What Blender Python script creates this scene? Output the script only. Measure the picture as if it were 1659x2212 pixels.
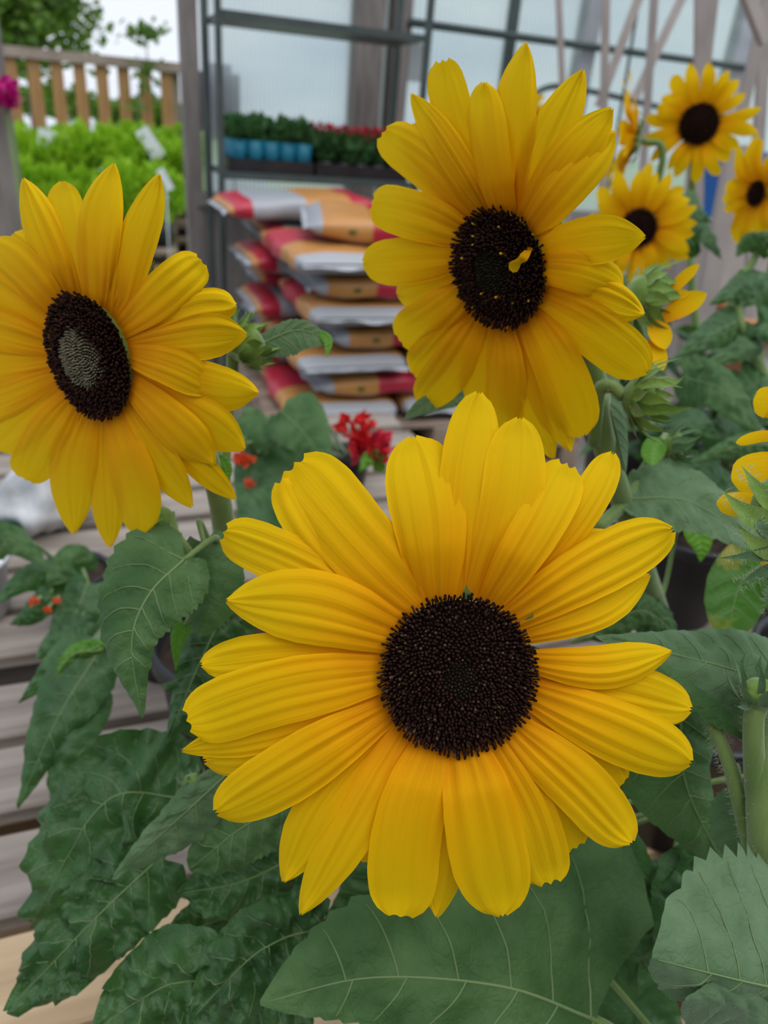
import bpy, bmesh, math, random
from mathutils import Vector, Matrix, noise
for o in list(bpy.data.objects): bpy.data.objects.remove(o)
S = bpy.context.scene; COL = S.collection
V = Vector; PI = math.pi
rnd = random.Random(7)

# ------------------------------------------------------------------ camera
FPX = 1600.0; TH = math.radians(27.9); RHO = math.radians(5.0); CAM = V((0, 0, 1.37))
FW = V((0, math.cos(TH), -math.sin(TH))); UU = V((0, math.sin(TH), math.cos(TH))); XX = V((1, 0, 0))
RT = math.cos(RHO)*XX + math.sin(RHO)*UU; UP = math.cos(RHO)*UU - math.sin(RHO)*XX
cd = bpy.data.cameras.new('camera'); cam = bpy.data.objects.new('camera', cd); COL.objects.link(cam)
cam.matrix_world = Matrix(((RT.x, UP.x, -FW.x, CAM.x), (RT.y, UP.y, -FW.y, CAM.y), (RT.z, UP.z, -FW.z, CAM.z), (0, 0, 0, 1)))
cd.sensor_fit = 'HORIZONTAL'; cd.sensor_width = 36; cd.lens = FPX/1659*36; cd.clip_start = 0.02; cd.clip_end = 500
cd.dof.use_dof = True; cd.dof.focus_distance = 0.295; cd.dof.aperture_fstop = cd.lens/2.8
S.camera = cam
# ------------------------------------------------------------------ sky and exposure
S.view_settings.view_transform = 'Standard'; S.view_settings.look = 'None'; S.view_settings.gamma = 1
S.view_settings.use_curve_mapping = False; S.view_settings.exposure = 0.36
w = bpy.data.worlds.new('overcast_sky'); S.world = w; w.use_nodes = True
nt = w.node_tree; bgn = nt.nodes['Background']
tc = nt.nodes.new('ShaderNodeTexCoord'); mp = nt.nodes.new('ShaderNodeMapping'); mp.inputs['Scale'].default_value = (1.6, 1.6, 5.5)
nz = nt.nodes.new('ShaderNodeTexNoise'); nz.inputs['Scale'].default_value = 1.7; nz.inputs['Detail'].default_value = 6; nz.inputs['Roughness'].default_value = .55
cr = nt.nodes.new('ShaderNodeValToRGB'); e = cr.color_ramp.elements
e[0].position = .36; e[0].color = (.44, .54, .74, 1); e[1].position = .60; e[1].color = (.82, .87, .95, 1)
nt.links.new(tc.outputs['Generated'], mp.inputs['Vector']); nt.links.new(mp.outputs['Vector'], nz.inputs['Vector'])
nt.links.new(nz.outputs['Fac'], cr.inputs['Fac']); nt.links.new(cr.outputs['Color'], bgn.inputs['Color']); bgn.inputs['Strength'].default_value = .88
sd = bpy.data.lights.new('veiled_sun', 'SUN'); sd.energy = 1.7; sd.angle = math.radians(70); sd.color = (1, .97, .92)
so = bpy.data.objects.new('veiled_sun', sd); COL.objects.link(so); so.rotation_euler = (math.radians(18), math.radians(14), 0); so.location = (0, 0, 8)

# ------------------------------------------------------------------ pixel / greenhouse frames
YAW = math.radians(22); E1 = V((math.cos(YAW), math.sin(YAW), 0)); E2 = V((-math.sin(YAW), math.cos(YAW), 0)); ZZ = V((0, 0, 1))
def ray(px, py): return FW + RT*((px-829.5)/FPX) - UP*((py-1106)/FPX)
def P(px, py, d): return CAM + ray(px, py)*d                      # a point at distance d in front of the lens
def PB(px, py, b): r = ray(px, py); return CAM + r*(b/r.dot(E2))   # on the upright plane b metres off, parallel to the greenhouse wall
def PZ(px, py, z): r = ray(px, py); return CAM + r*((z-CAM.z)/r.z) # on a level plane
def W(a, b, z=0.0): p = E1*a + E2*b; return V((p.x, p.y, z))

# ------------------------------------------------------------------ materials
MATS = {}
def mat(name, col, rough=.6, col2=None, scale=8.0, bump=0.0, bscale=None, trans=0.0, spec=.3, sheen=0.0, stretch=(1, 1, 1), metal=0.0, p0=.35, p1=.65, coord='Object', transcol=None, detail=4):
    if name in MATS: return MATS[name]
    m = bpy.data.materials.new(name); m.use_nodes = True; t = m.node_tree; b = t.nodes['Principled BSDF']
    b.inputs['Roughness'].default_value = rough; b.inputs['Specular IOR Level'].default_value = spec; b.inputs['Metallic'].default_value = metal
    if sheen: b.inputs['Sheen Weight'].default_value = sheen; b.inputs['Sheen Roughness'].default_value = .45; b.inputs['Sheen Tint'].default_value = (.8, .95, .8, 1)
    b.inputs['Base Color'].default_value = (*col, 1); cs = None
    if col2 or bump:
        tcn = t.nodes.new('ShaderNodeTexCoord'); mpn = t.nodes.new('ShaderNodeMapping'); mpn.inputs['Scale'].default_value = stretch
        n = t.nodes.new('ShaderNodeTexNoise'); n.inputs['Scale'].default_value = scale; n.inputs['Detail'].default_value = detail
        t.links.new(tcn.outputs[coord], mpn.inputs['Vector']); t.links.new(mpn.outputs['Vector'], n.inputs['Vector'])
        if col2:
            r = t.nodes.new('ShaderNodeValToRGB'); r.color_ramp.elements[0].position = p0; r.color_ramp.elements[1].position = p1
            r.color_ramp.elements[0].color = (*col, 1); r.color_ramp.elements[1].color = (*col2, 1)
            t.links.new(n.outputs['Fac'], r.inputs['Fac']); t.links.new(r.outputs['Color'], b.inputs['Base Color']); cs = r.outputs['Color']
        if bump:
            n2 = n
            if bscale:
                n2 = t.nodes.new('ShaderNodeTexNoise'); n2.inputs['Scale'].default_value = bscale; n2.inputs['Detail'].default_value = 3
                t.links.new(mpn.outputs['Vector'], n2.inputs['Vector'])
            bp = t.nodes.new('ShaderNodeBump'); bp.inputs['Strength'].default_value = bump; bp.inputs['Distance'].default_value = .002
            t.links.new(n2.outputs['Fac'], bp.inputs['Height']); t.links.new(bp.outputs['Normal'], b.inputs['Normal'])
    if name.startswith('leaf_') and bump:
        vo = t.nodes.new('ShaderNodeTexVoronoi'); vo.feature = 'DISTANCE_TO_EDGE'; vo.inputs['Scale'].default_value = 190; t.links.new(tcn.outputs['Object'], vo.inputs['Vector'])
        mr = t.nodes.new('ShaderNodeMapRange'); mr.inputs['From Max'].default_value = .12; t.links.new(vo.outputs['Distance'], mr.inputs['Value'])
        b2 = t.nodes.new('ShaderNodeBump'); b2.inputs['Strength'].default_value = .20; b2.inputs['Distance'].default_value = .0016
        t.links.new(mr.outputs[0], b2.inputs['Height']); t.links.new(bp.outputs['Normal'], b2.inputs['Normal']); t.links.new(b2.outputs['Normal'], b.inputs['Normal'])
    if trans:
        tr = t.nodes.new('ShaderNodeBsdfTranslucent'); mx = t.nodes.new('ShaderNodeMixShader'); mx.inputs[0].default_value = trans
        tr.inputs['Color'].default_value = (*(transcol or col), 1)
        if cs and not transcol: t.links.new(cs, tr.inputs['Color'])
        t.links.new(b.outputs[0], mx.inputs[1]); t.links.new(tr.outputs[0], mx.inputs[2]); t.links.new(mx.outputs[0], t.nodes['Material Output'].inputs['Surface'])
    MATS[name] = m; return m

def petal_material():
    m = bpy.data.materials.new('petal_yellow'); m.use_nodes = True; t = m.node_tree; b = t.nodes['Principled BSDF']
    uv = t.nodes.new('ShaderNodeUVMap'); sp = t.nodes.new('ShaderNodeSeparateXYZ'); t.links.new(uv.outputs[0], sp.inputs[0])
    mpn = t.nodes.new('ShaderNodeMapping'); mpn.inputs['Scale'].default_value = (26, 1.6, 1); t.links.new(uv.outputs[0], mpn.inputs['Vector'])
    oi = t.nodes.new('ShaderNodeObjectInfo'); ad = t.nodes.new('ShaderNodeVectorMath'); ad.operation = 'ADD'
    cmb = t.nodes.new('ShaderNodeCombineXYZ'); ml = t.nodes.new('ShaderNodeMath'); ml.operation = 'MULTIPLY'; ml.inputs[1].default_value = 37.0
    t.links.new(oi.outputs['Random'], ml.inputs[0]); t.links.new(ml.outputs[0], cmb.inputs[2])
    t.links.new(mpn.outputs['Vector'], ad.inputs[0]); t.links.new(cmb.outputs[0], ad.inputs[1])
    n = t.nodes.new('ShaderNodeTexNoise'); n.inputs['Scale'].default_value = 1.0; n.inputs['Detail'].default_value = 3; t.links.new(ad.outputs[0], n.inputs['Vector'])
    ma = t.nodes.new('ShaderNodeMath'); ma.operation = 'MULTIPLY_ADD'; ma.inputs[1].default_value = .30; t.links.new(n.outputs['Fac'], ma.inputs[0]); t.links.new(sp.outputs['Y'], ma.inputs[2])
    r = t.nodes.new('ShaderNodeValToRGB'); el = r.color_ramp.elements
    el[0].position = .18; el[0].color = (.72, .26, .002, 1); el[1].position = .72; el[1].color = (.80, .475, .003, 1)
    el.new(.42).color = (.80, .39, .002, 1); el.new(1.1 if False else .98).color = (.80, .52, .004, 1)
    t.links.new(ma.outputs[0], r.inputs['Fac']); t.links.new(r.outputs['Color'], b.inputs['Base Color'])
    b.inputs['Roughness'].default_value = .7; b.inputs['Specular IOR Level'].default_value = .07
    bp = t.nodes.new('ShaderNodeBump'); bp.inputs['Strength'].default_value = .22; bp.inputs['Distance'].default_value = .0012
    t.links.new(n.outputs['Fac'], bp.inputs['Height']); t.links.new(bp.outputs['Normal'], b.inputs['Normal'])
    tr = t.nodes.new('ShaderNodeBsdfTranslucent'); t.links.new(r.outputs['Color'], tr.inputs['Color'])
    mx = t.nodes.new('ShaderNodeMixShader'); mx.inputs[0].default_value = .38
    t.links.new(b.outputs[0], mx.inputs[1]); t.links.new(tr.outputs[0], mx.inputs[2]); t.links.new(mx.outputs[0], t.nodes['Material Output'].inputs['Surface'])
    return m
PETAL = petal_material()
LG = mat('leaf_grey_green', (.028, .082, .018), .62, (.068, .142, .044), 30, .35, 240, .16, .3, .10, transcol=(.12, .30, .03))
LD = mat('leaf_deep_green', (.017, .068, .012), .48, (.046, .122, .032), 26, .35, 200, .16, .4, .15, transcol=(.10, .30, .02))
LP = mat('leaf_pale_felted', (.074, .145, .062), .7, (.125, .205, .105), 34, .25, 300, .15, .25, .22, transcol=(.14, .30, .05))
LB = mat('leaf_fresh_green', (.060, .200, .012), .5, (.105, .270, .022), 22, .2, 200, .30, .35, .1, transcol=(.22, .50, .02))
LY = mat('leaf_yellow_patched', (.050, .160, .012), .5, (.42, .33, .02), 22, .2, 200, .28, .35, 0, p0=.56, p1=.74)
VEIN = mat('leaf_vein', (.19, .28, .105), .6, trans=.2, sheen=.2)
STEM = mat('stem_green', (.10, .17, .035), .6, (.17, .25, .07), 60, .3, 400, .05, .3, .5, stretch=(1, 1, .15))
BRACT = mat('bract_green', (.095, .195, .020), .6, (.20, .31, .055), 40, .3, 300, .15, .3, .5)
HAIR = mat('plant_hair', (.42, .46, .34), .7, trans=.3)
DISC = mat('disc_dark_brown', (.004, .002, .0015), .9, (.008, .004, .003), 300, spec=.05)
FLO = mat('floret_dark_maroon', (.0080, .0034, .0024), .75, (.042, .015, .009), 600, spec=.10)
FLI = mat('floret_olive_centre', (.10, .090, .052), .8, (.22, .20, .13), 500, spec=.1)
FLK = mat('floret_dark_olive', (.010, .008, .004), .8, (.036, .031, .017), 500, spec=.08)
TAN = mat('floret_tan', (.075, .045, .026), .8, spec=.08)
POLLEN = mat('floret_gold', (.55, .30, .01), .6)
POT = mat('black_plastic', (.012, .012, .014), .38, (.02, .02, .022), 12, spec=.5)
POTG = mat('grey_plastic', (.10, .10, .125), .45)
SOIL = mat('potting_soil', (.018, .011, .007), .95, (.045, .028, .018), 90, .8, 160)
WOODN = mat('pale_new_pine', (.42, .29, .165), .65, (.56, .41, .25), 4, .2, 60, stretch=(1.2, 14, 14))
WOODG = mat('weathered_grey_wood', (.20, .165, .14), .8, (.34, .29, .25), 4, .3, 60, stretch=(1.2, 14, 14))
WOODF = mat('fence_brown_wood', (.33, .175, .065), .75, (.46, .26, .11), 3, .2, 40, stretch=(12, 12, 1))
RAILW = mat('fence_rail_wood', (.26, .20, .16), .8, (.36, .29, .24), 5)
POSTG = mat('greenhouse_grey_timber', (.17, .15, .135), .75, (.25, .225, .205), 5, .2, 40, stretch=(10, 10, 1))
PALEW = mat('pale_painted_timber', (.36, .32, .29), .6, (.44, .39, .36), 6)
STEELM = mat('galvanised_steel', (.34, .35, .36), .42, (.46, .47, .48), 9, metal=.55)
RACKM = mat('dark_green_enamel', (.055, .075, .072), .45, (.075, .095, .09), 8)
CONC = mat('concrete_floor', (.24, .225, .205), .85, (.33, .315, .29), 3, .2, 40)
GRASS = mat('grass_ground', (.10, .20, .03), .9, (.20, .30, .06), 6, .4, 80)
TEAL = mat('teal_wrap', (.006, .12, .19), .45, (.01, .17, .25), 20)
REDF = mat('red_blossom', (.55, .012, .012), .55, (.75, .03, .03), 60, trans=.25)
CRIMS = mat('deep_red_blossom', (.42, .01, .03), .55, (.60, .02, .05), 40, trans=.2)
ORNG = mat('orange_red_blossom', (.75, .09, .03), .55, trans=.25)
MAG = mat('magenta_blossom', (.55, .01, .22), .5, trans=.25)
GREENB = mat('bright_hedge_leaf', (.16, .38, .008), .55, (.38, .60, .03), 9, trans=.3, transcol=(.35, .60, .02))
GREEND = mat('tray_foliage', (.03, .11, .03), .6, (.07, .18, .05), 14, trans=.2)
TREEL = mat('tree_leaf', (.055, .125, .012), .6, (.11, .20, .025), 3, trans=.35, transcol=(.15, .30, .02))
BARK = mat('tree_bark', (.14, .11, .08), .9, (.22, .18, .14), 6, .5)
WHITEP = mat('white_plastic', (.72, .74, .78), .4)
CARD = mat('white_card', (.70, .74, .76), .6)
GREYB = mat('grey_film', (.30, .31, .32), .35, (.62, .63, .64), 14, .5, 20)
HOSE = mat('teal_hose', (.02, .30, .22), .4)
BLUE = mat('blue_plastic', (.03, .14, .42), .4)
TERRA = mat('terracotta', (.50, .22, .10), .8, (.58, .28, .14), 8)
PURP = mat('purple_grey_board', (.10, .085, .14), .6)
NOTE = mat('grey_sheet', (.36, .40, .40), .6)

# ------------------------------------------------------------------ builders
def finish(name, me, m, root=None, parent=None, label=None, kind=None, smooth=True):
    o = bpy.data.objects.new(name, me); COL.objects.link(o)
    if m: me.materials.append(m)
    if smooth: me.shade_smooth()
    if parent is not None: o.parent = parent
    elif root is not None: o.parent = root
    if label: o['label'] = label
    if kind: o['kind'] = kind
    return o
def thing(name, label, cat, loc=(0, 0, 0), group=None, rot=(0, 0, 0)):
    o = bpy.data.objects.new(name, None); COL.objects.link(o); o.empty_display_size = .05
    o.location = loc; o.rotation_euler = rot; o['label'] = label; o['category'] = cat
    if group: o['group'] = group
    return o
def tag(o, label, cat, group=None, kind=None):
    if label: o['label'] = label
    if cat: o['category'] = cat
    if group: o['group'] = group
    if kind: o['kind'] = kind
    return o
def org(root): return V(root.location) if root is not None else V((0, 0, 0))
class MB:
    def __init__(s): s.v = []; s.f = []; s.uv = []
    def grid(s, fn, nu, nv, closed=False):
        b0 = len(s.v)
        for i in range(nu+1):
            for j in range(nv + (0 if closed else 1)):
                s.v.append(fn(i/nu, j/nv)); s.uv.append((j/nv, i/nu))
        k = nv if closed else nv+1
        for i in range(nu):
            for j in range(nv):
                j2 = (j+1) % k
                s.f.append((b0+i*k+j, b0+i*k+j2, b0+(i+1)*k+j2, b0+(i+1)*k+j))
    def tube(s, pts, rad, n=8, cap=True):
        if not isinstance(rad, (list, tuple)): rad = [rad]*len(pts)
        b0 = len(s.v); up = None
        for i, p in enumerate(pts):
            d = (pts[min(i+1, len(pts)-1)] - pts[max(i-1, 0)]).normalized()
            if up is None: up = V((0, 0, 1)) if abs(d.z) < .9 else V((1, 0, 0))
            x = d.cross(up).normalized(); y = x.cross(d).normalized(); up = y
            for k in range(n):
                a = 2*PI*k/n; s.v.append(p + (x*math.cos(a) + y*math.sin(a))*rad[i]); s.uv.append((k/n, i/(len(pts)-1)))
        for i in range(len(pts)-1):
            for k in range(n): s.f.append((b0+i*n+k, b0+i*n+(k+1) % n, b0+(i+1)*n+(k+1) % n, b0+(i+1)*n+k))
        if cap:
            s.f.append(tuple(b0+k for k in range(n))[::-1]); e0 = b0+(len(pts)-1)*n; s.f.append(tuple(e0+k for k in range(n)))
    def box(s, c, hx, hy, hz, X=V((1, 0, 0)), Y=V((0, 1, 0)), Z=V((0, 0, 1))):
        b0 = len(s.v)
        for sx in (-1, 1):
            for sy in (-1, 1):
                for sz in (-1, 1): s.v.append(c + X*(hx*sx) + Y*(hy*sy) + Z*(hz*sz)); s.uv.append((sx*.5+.5, sy*.5+.5))
        for q in ((0, 1, 3, 2), (4, 6, 7, 5), (0, 4, 5, 1), (2, 3, 7, 6), (0, 2, 6, 4), (1, 5, 7, 3)): s.f.append(tuple(b0+i for i in q))
    def poly(s, pts):
        b0 = len(s.v); s.v += list(pts); s.uv += [(0, 0)]*len(pts); s.f.append(tuple(range(b0, b0+len(pts))))
    def lathe(s, prof, c=V((0, 0, 0)), A=V((0, 0, 1)), n=24):
        x = A.orthogonal().normalized(); y = A.cross(x).normalized(); b0 = len(s.v)
        for r, h in prof:
            for k in range(n): a = 2*PI*k/n; s.v.append(c + A*h + (x*math.cos(a) + y*math.sin(a))*r); s.uv.append((k/n, h))
        for i in range(len(prof)-1):
            for k in range(n): s.f.append((b0+i*n+k, b0+i*n+(k+1) % n, b0+(i+1)*n+(k+1) % n, b0+(i+1)*n+k))
    def mesh(s, name, o=V((0, 0, 0))):
        me = bpy.data.meshes.new(name); me.from_pydata([(p-o)[:] for p in s.v], [], s.f)
        ul = me.uv_layers.new(name='UVMap').data
        for l in me.loops: ul[l.index].uv = s.uv[l.vertex_index]
        me.update(); return me
    def build(s, name, m, root=None, parent=None, **k):
        return finish(name, s.mesh(name, org(root)), m, root, parent, **k)
def link(me, name, parent, m=None):
    o = bpy.data.objects.new(name, me); COL.objects.link(o); o.parent = parent
    if name in ('foliage', 'blossom', 'crown'): o['kind'] = 'stuff'
    return o
def spline(pts):
    """smooth curve through the points, t 0..1, extrapolated outside"""
    n = len(pts)-1
    def f(t):
        x = t*n; i = max(0, min(n-1, int(math.floor(x)))); u = x-i
        p1, p2 = pts[i], pts[i+1]; p0 = pts[i-1] if i > 0 else p1*2-p2; p3 = pts[i+2] if i+2 <= n else p2*2-p1
        if u < 0: return p1 + (p2-p0)*.5*u
        if u > 1: return p2 + (p3-p1)*.5*(u-1)
        return p1 + (p2-p0)*(.5*u) + (p0*2-p1*5+p2*4-p3)*(.5*u*u) + (p1*3-p0-p2*3+p3)*(.5*u**3)
    return f
def lerpt(tab, t):
    for (a, va), (b, vb) in zip(tab, tab[1:]):
        if t <= b:
            u = (t-a)/(b-a); u = max(0, u); return va + (vb-va)*u
    return tab[-1][1]
PROF = {'r': [(0, .46), (.1, .60), (.25, .82), (.42, .96), (.58, 1), (.74, .97), (.85, .85), (.92, .68), (.97, .44), (1, .12)],
        'p': [(0, .46), (.1, .62), (.25, .84), (.42, .98), (.56, 1), (.70, .91), (.82, .70), (.91, .45), (.97, .22), (1, .05)],
        'b': [(0, .46), (.1, .60), (.25, .82), (.42, .96), (.6, 1), (.78, .99), (.89, .89), (.95, .73), (.985, .54), (1, .38)]}

# ---- petals traced on the flower's own plane
class Head:
    def __init__(s, c, d, nx, ny, alpha):
        """c: pixel centre, d: distance, (nx,ny): image direction the face leans to, alpha: lean angle"""
        s.O = P(c[0], c[1], d); q = math.hypot(nx, ny) or 1
        s.n = (-ray(*c).normalized()*math.cos(alpha) + (RT*(nx/q) - UP*(ny/q))*math.sin(alpha)).normalized(); s.c = c
    def at(s, px, py, off=0.0):
        r = ray(px, py); k = (s.O-CAM).dot(s.n)/r.dot(s.n)
        return CAM + r*k + r.normalized()*off
def traced_petal(H, root, parent, spec, idx, nu=30, nv=18, bend=.006, tipback=.006):
    bx, by, mx, my, tx, ty, w, lay, kind = spec
    rr = random.Random(idx*13+5)
    dx, dy = H.c[0]-bx, H.c[1]-by; L = math.hypot(dx, dy); bx += dx/L*24; by += dy/L*24
    cl = spline([V((bx, by, 0)), V((mx, my, 0)), V((tx, ty, 0))])
    ph = rr.uniform(0, 6.28); nr = rr.choice([2, 2.5, 3]); lop = rr.uniform(-.06, .06); ed = rr.uniform(.0010, .0034); tw = rr.uniform(-.003, .003)
    am = rr.uniform(.65, 1.5); tip = rr.uniform(.010, .028); sgn = rr.choice((-1, 1)); tb = tipback*rr.uniform(.2, 1.5)
    tab = PROF[kind]
    def fn(t, vv):
        v = vv*2-1
        te = t*(1 - tip*(abs(math.sin(v*PI*1.15 + .5*sgn)))*(t**8))
        c = cl(te); d = (cl(te+.01)-cl(te-.01)).normalized()
        wd = lerpt(tab, t)*w*.545*(1 + .03*math.sin(t*8+ph+v))
        px, py = c.x - d.y*wd*(v+lop), c.y + d.x*wd*(v+lop)
        g = min(1, t*3.2)
        off = .0045 - .0045*g + lay*.0042*g + (-bend*math.sin(PI*min(1, t*1.1)) + tb*t*t)
        off += ed*v*v*g*(1+.5*t) + tw*v*t
        fade = min(1, t*6)*min(1, (1-t)*5+.15)
        off += am*(-.00055*math.cos(2*PI*nr*v+.3*ph+.6*math.sin(3*t+ph)) - .00035*math.cos(2*PI*nr*2.3*v+ph) + .0011*math.exp(-(v/.10)**2))*fade + .0008*math.sin(6*t+ph)*v + .0006*math.sin(11*t+2*ph)*v*v*t
        return H.at(px, py, off)
    mb = MB(); mb.grid(fn, nu, nv); return mb.build('petal', PETAL, root, parent)

def disc_head(H_O, n, r, root, name='flower_head', label=None, dome=.25, depth=.010):
    """receptacle with a domed face; returns the part that carries petals, florets and bracts"""
    mb = MB(); prof = [(0.0005, -depth*1.5), (r*.35, -depth*1.45), (r*.75, -depth*1.05), (r*1.0, -depth*.45), (r*1.0, 0)]
    for k in range(1, 7): a = k/6; prof.append((max(.0003, r*(1-a)), r*dome*math.sin(a*PI/2)))
    mb.lathe(prof[4:], H_O, n, 36)
    o = mb.build(name, DISC, root, label=label)
    mb = MB(); mb.lathe(prof[:5], H_O, n, 36); mb.build('receptacle', BRACT, root, o, label='green back of the flower head'); return o
def florets(O, n, r, root, parent, N=1100, dome=.25, inner=.38, cen=(0, 0), mats=(FLO, FLI), hgt=.0030, seed=1, gold=0, goldm=None):
    rr = random.Random(seed); x = n.orthogonal().normalized(); y = n.cross(x)
    out, inn, gl = MB(), MB(), MB()
    for i in range(N):
        q = math.sqrt((i+.5)/N); a = i*2.399963; px, py = q*math.cos(a), q*math.sin(a)
        R = q*r*1.02; h = r*dome*math.sin((1-min(1, q))*PI/2)
        base = O + (x*math.cos(a)+y*math.sin(a))*R + n*(h-.0004)
        sl = q*.75; ax = (n*math.cos(sl) + (x*math.cos(a)+y*math.sin(a))*math.sin(sl) + V((rr.uniform(-1, 1), rr.uniform(-1, 1), rr.uniform(-1, 1)))*.22).normalized()
        isin = q < inner*rr.uniform(.86, 1.14)
        hh = hgt*(rr.uniform(.35, .6) if isin else rr.uniform(.75, 1.25)*(1.0 + .35*(q > .8))); wd = r*.020*rr.uniform(.8, 1.2)*(1100/N)**.5
        X = ax.orthogonal().normalized(); Y = ax.cross(X); t = inn if isin else (gl if (gold and rr.random() < gold) else out)
        if isin: ring = [(wd*1.2, 0), (wd*.9, hh*.6), (wd*.15, hh)]
        else: ring = [(wd*.9, 0), (wd*.6, hh*.5), (wd*1.25, hh*.74), (wd*1.0, hh*.95), (wd*.1, hh*1.05)]
        b0 = len(t.v); m = 5
        for q2, h2 in ring:
            for k in range(m): aa = 2*PI*k/m; t.v.append(base + X*(q2*math.cos(aa)) + Y*(q2*math.sin(aa)) + ax*h2); t.uv.append((0, 0))
        for i2 in range(len(ring)-1):
            for k in range(m): t.f.append((b0+i2*m+k, b0+i2*m+(k+1) % m, b0+(i2+1)*m+(k+1) % m, b0+(i2+1)*m+k))
    out.build('florets', mats[0], root, parent, kind='stuff', label='dark maroon disc florets')
    if inn.v: inn.build('centre_florets', mats[1], root, parent, kind='stuff', label='greenish unopened centre florets')
    if gl.v: gl.build('pollen_florets', goldm or POLLEN, root, parent, kind='stuff', label='paler floret tips')

# ---- a pointed sheet along a 3-D centreline (bracts, free petals)
def sheet(name, m, pts, side, wid, root, parent=None, prof='p', nu=12, nv=6, cup=.15, normal=None, wav=.0, label=None):
    cl = spline([V(p) for p in pts]); tab = PROF[prof] if isinstance(prof, str) else prof; ph = rnd.uniform(0, 6)
    def fn(t, vv):
        v = vv*2-1; c = cl(t); d = (cl(t+.02)-cl(t-.02)).normalized(); s = (side - d*side.dot(d)).normalized()
        n = d.cross(s); wd = lerpt(tab, t)*wid*.5
        return c + s*(wd*v) + n*(wd*cup*v*v) + n*(wav*math.sin(8*t+ph)*v)
    mb = MB(); mb.grid(fn, nu, nv); return mb.build(name, m, root, parent, label=label)
BPROF = [(0, .75), (.15, .98), (.3, 1), (.45, .86), (.6, .60), (.75, .32), (.88, .14), (1, .02)]
def bract_ring(O, n, r, root, parent, N=14, L=.03, wid=.012, out=.8, curl=.5, m=BRACT, back=.008, seed=0, hairs=False):
    rr = random.Random(seed); x = n.orthogonal().normalized(); y = n.cross(x)
    for k in range(N):
        a = 2*PI*(k+rr.uniform(-.25, .25))/N; e = x*math.cos(a)+y*math.sin(a); l = L*rr.uniform(.75, 1.2); o = out*rr.uniform(.75, 1.2)
        b = O - n*back*rr.uniform(.6, 1.3) + e*r*.85
        p1 = b + (e*o + n*(1-o))*l*.5; p2 = p1 + (e*(o-curl*.5) + n*(.3+curl*.6))*l*.5 + V((rr.uniform(-1, 1), rr.uniform(-1, 1), rr.uniform(-1, 1)))*l*.12
        sheet('bract', m, [b, p1, p2], n.cross(e), wid*rr.uniform(.8, 1.2), root, parent, BPROF, 10, 4, -.25)
def hairs(pts, rad, root, parent, N=300, L=.002, seed=3, name='hairs'):
    rr = random.Random(seed); cl = spline(pts); mb = MB()
    for i in range(N):
        t = rr.random(); c = cl(t); d = (cl(t+.01)-cl(t-.01)).normalized(); x = d.orthogonal().normalized(); a = rr.uniform(0, 6.28)
        e = x*math.cos(a) + d.cross(x)*math.sin(a); p = c + e*rad*.95; q = p + (e + d*rr.uniform(-.5, .5))*L*rr.uniform(.5, 1.2); s = d*.00009
        mb.poly([p-s, p+s, q])
    return mb.build(name, HAIR, root, parent, kind='stuff')
def stem(pts, r0, r1, root, parent=None, n=10, name='stem', hair=0, m=STEM, hl=.0022):
    cl = spline(pts); k = max(8, 6*(len(pts)-1)); ps = [cl(i/k) for i in range(k+1)]
    mb = MB(); mb.tube(ps, [r0+(r1-r0)*i/k for i in range(k+1)], n); o = mb.build(name, m, root, parent)
    if hair: hairs(pts, max(r0, r1), root, o, hair, hl)
    return o
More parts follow.
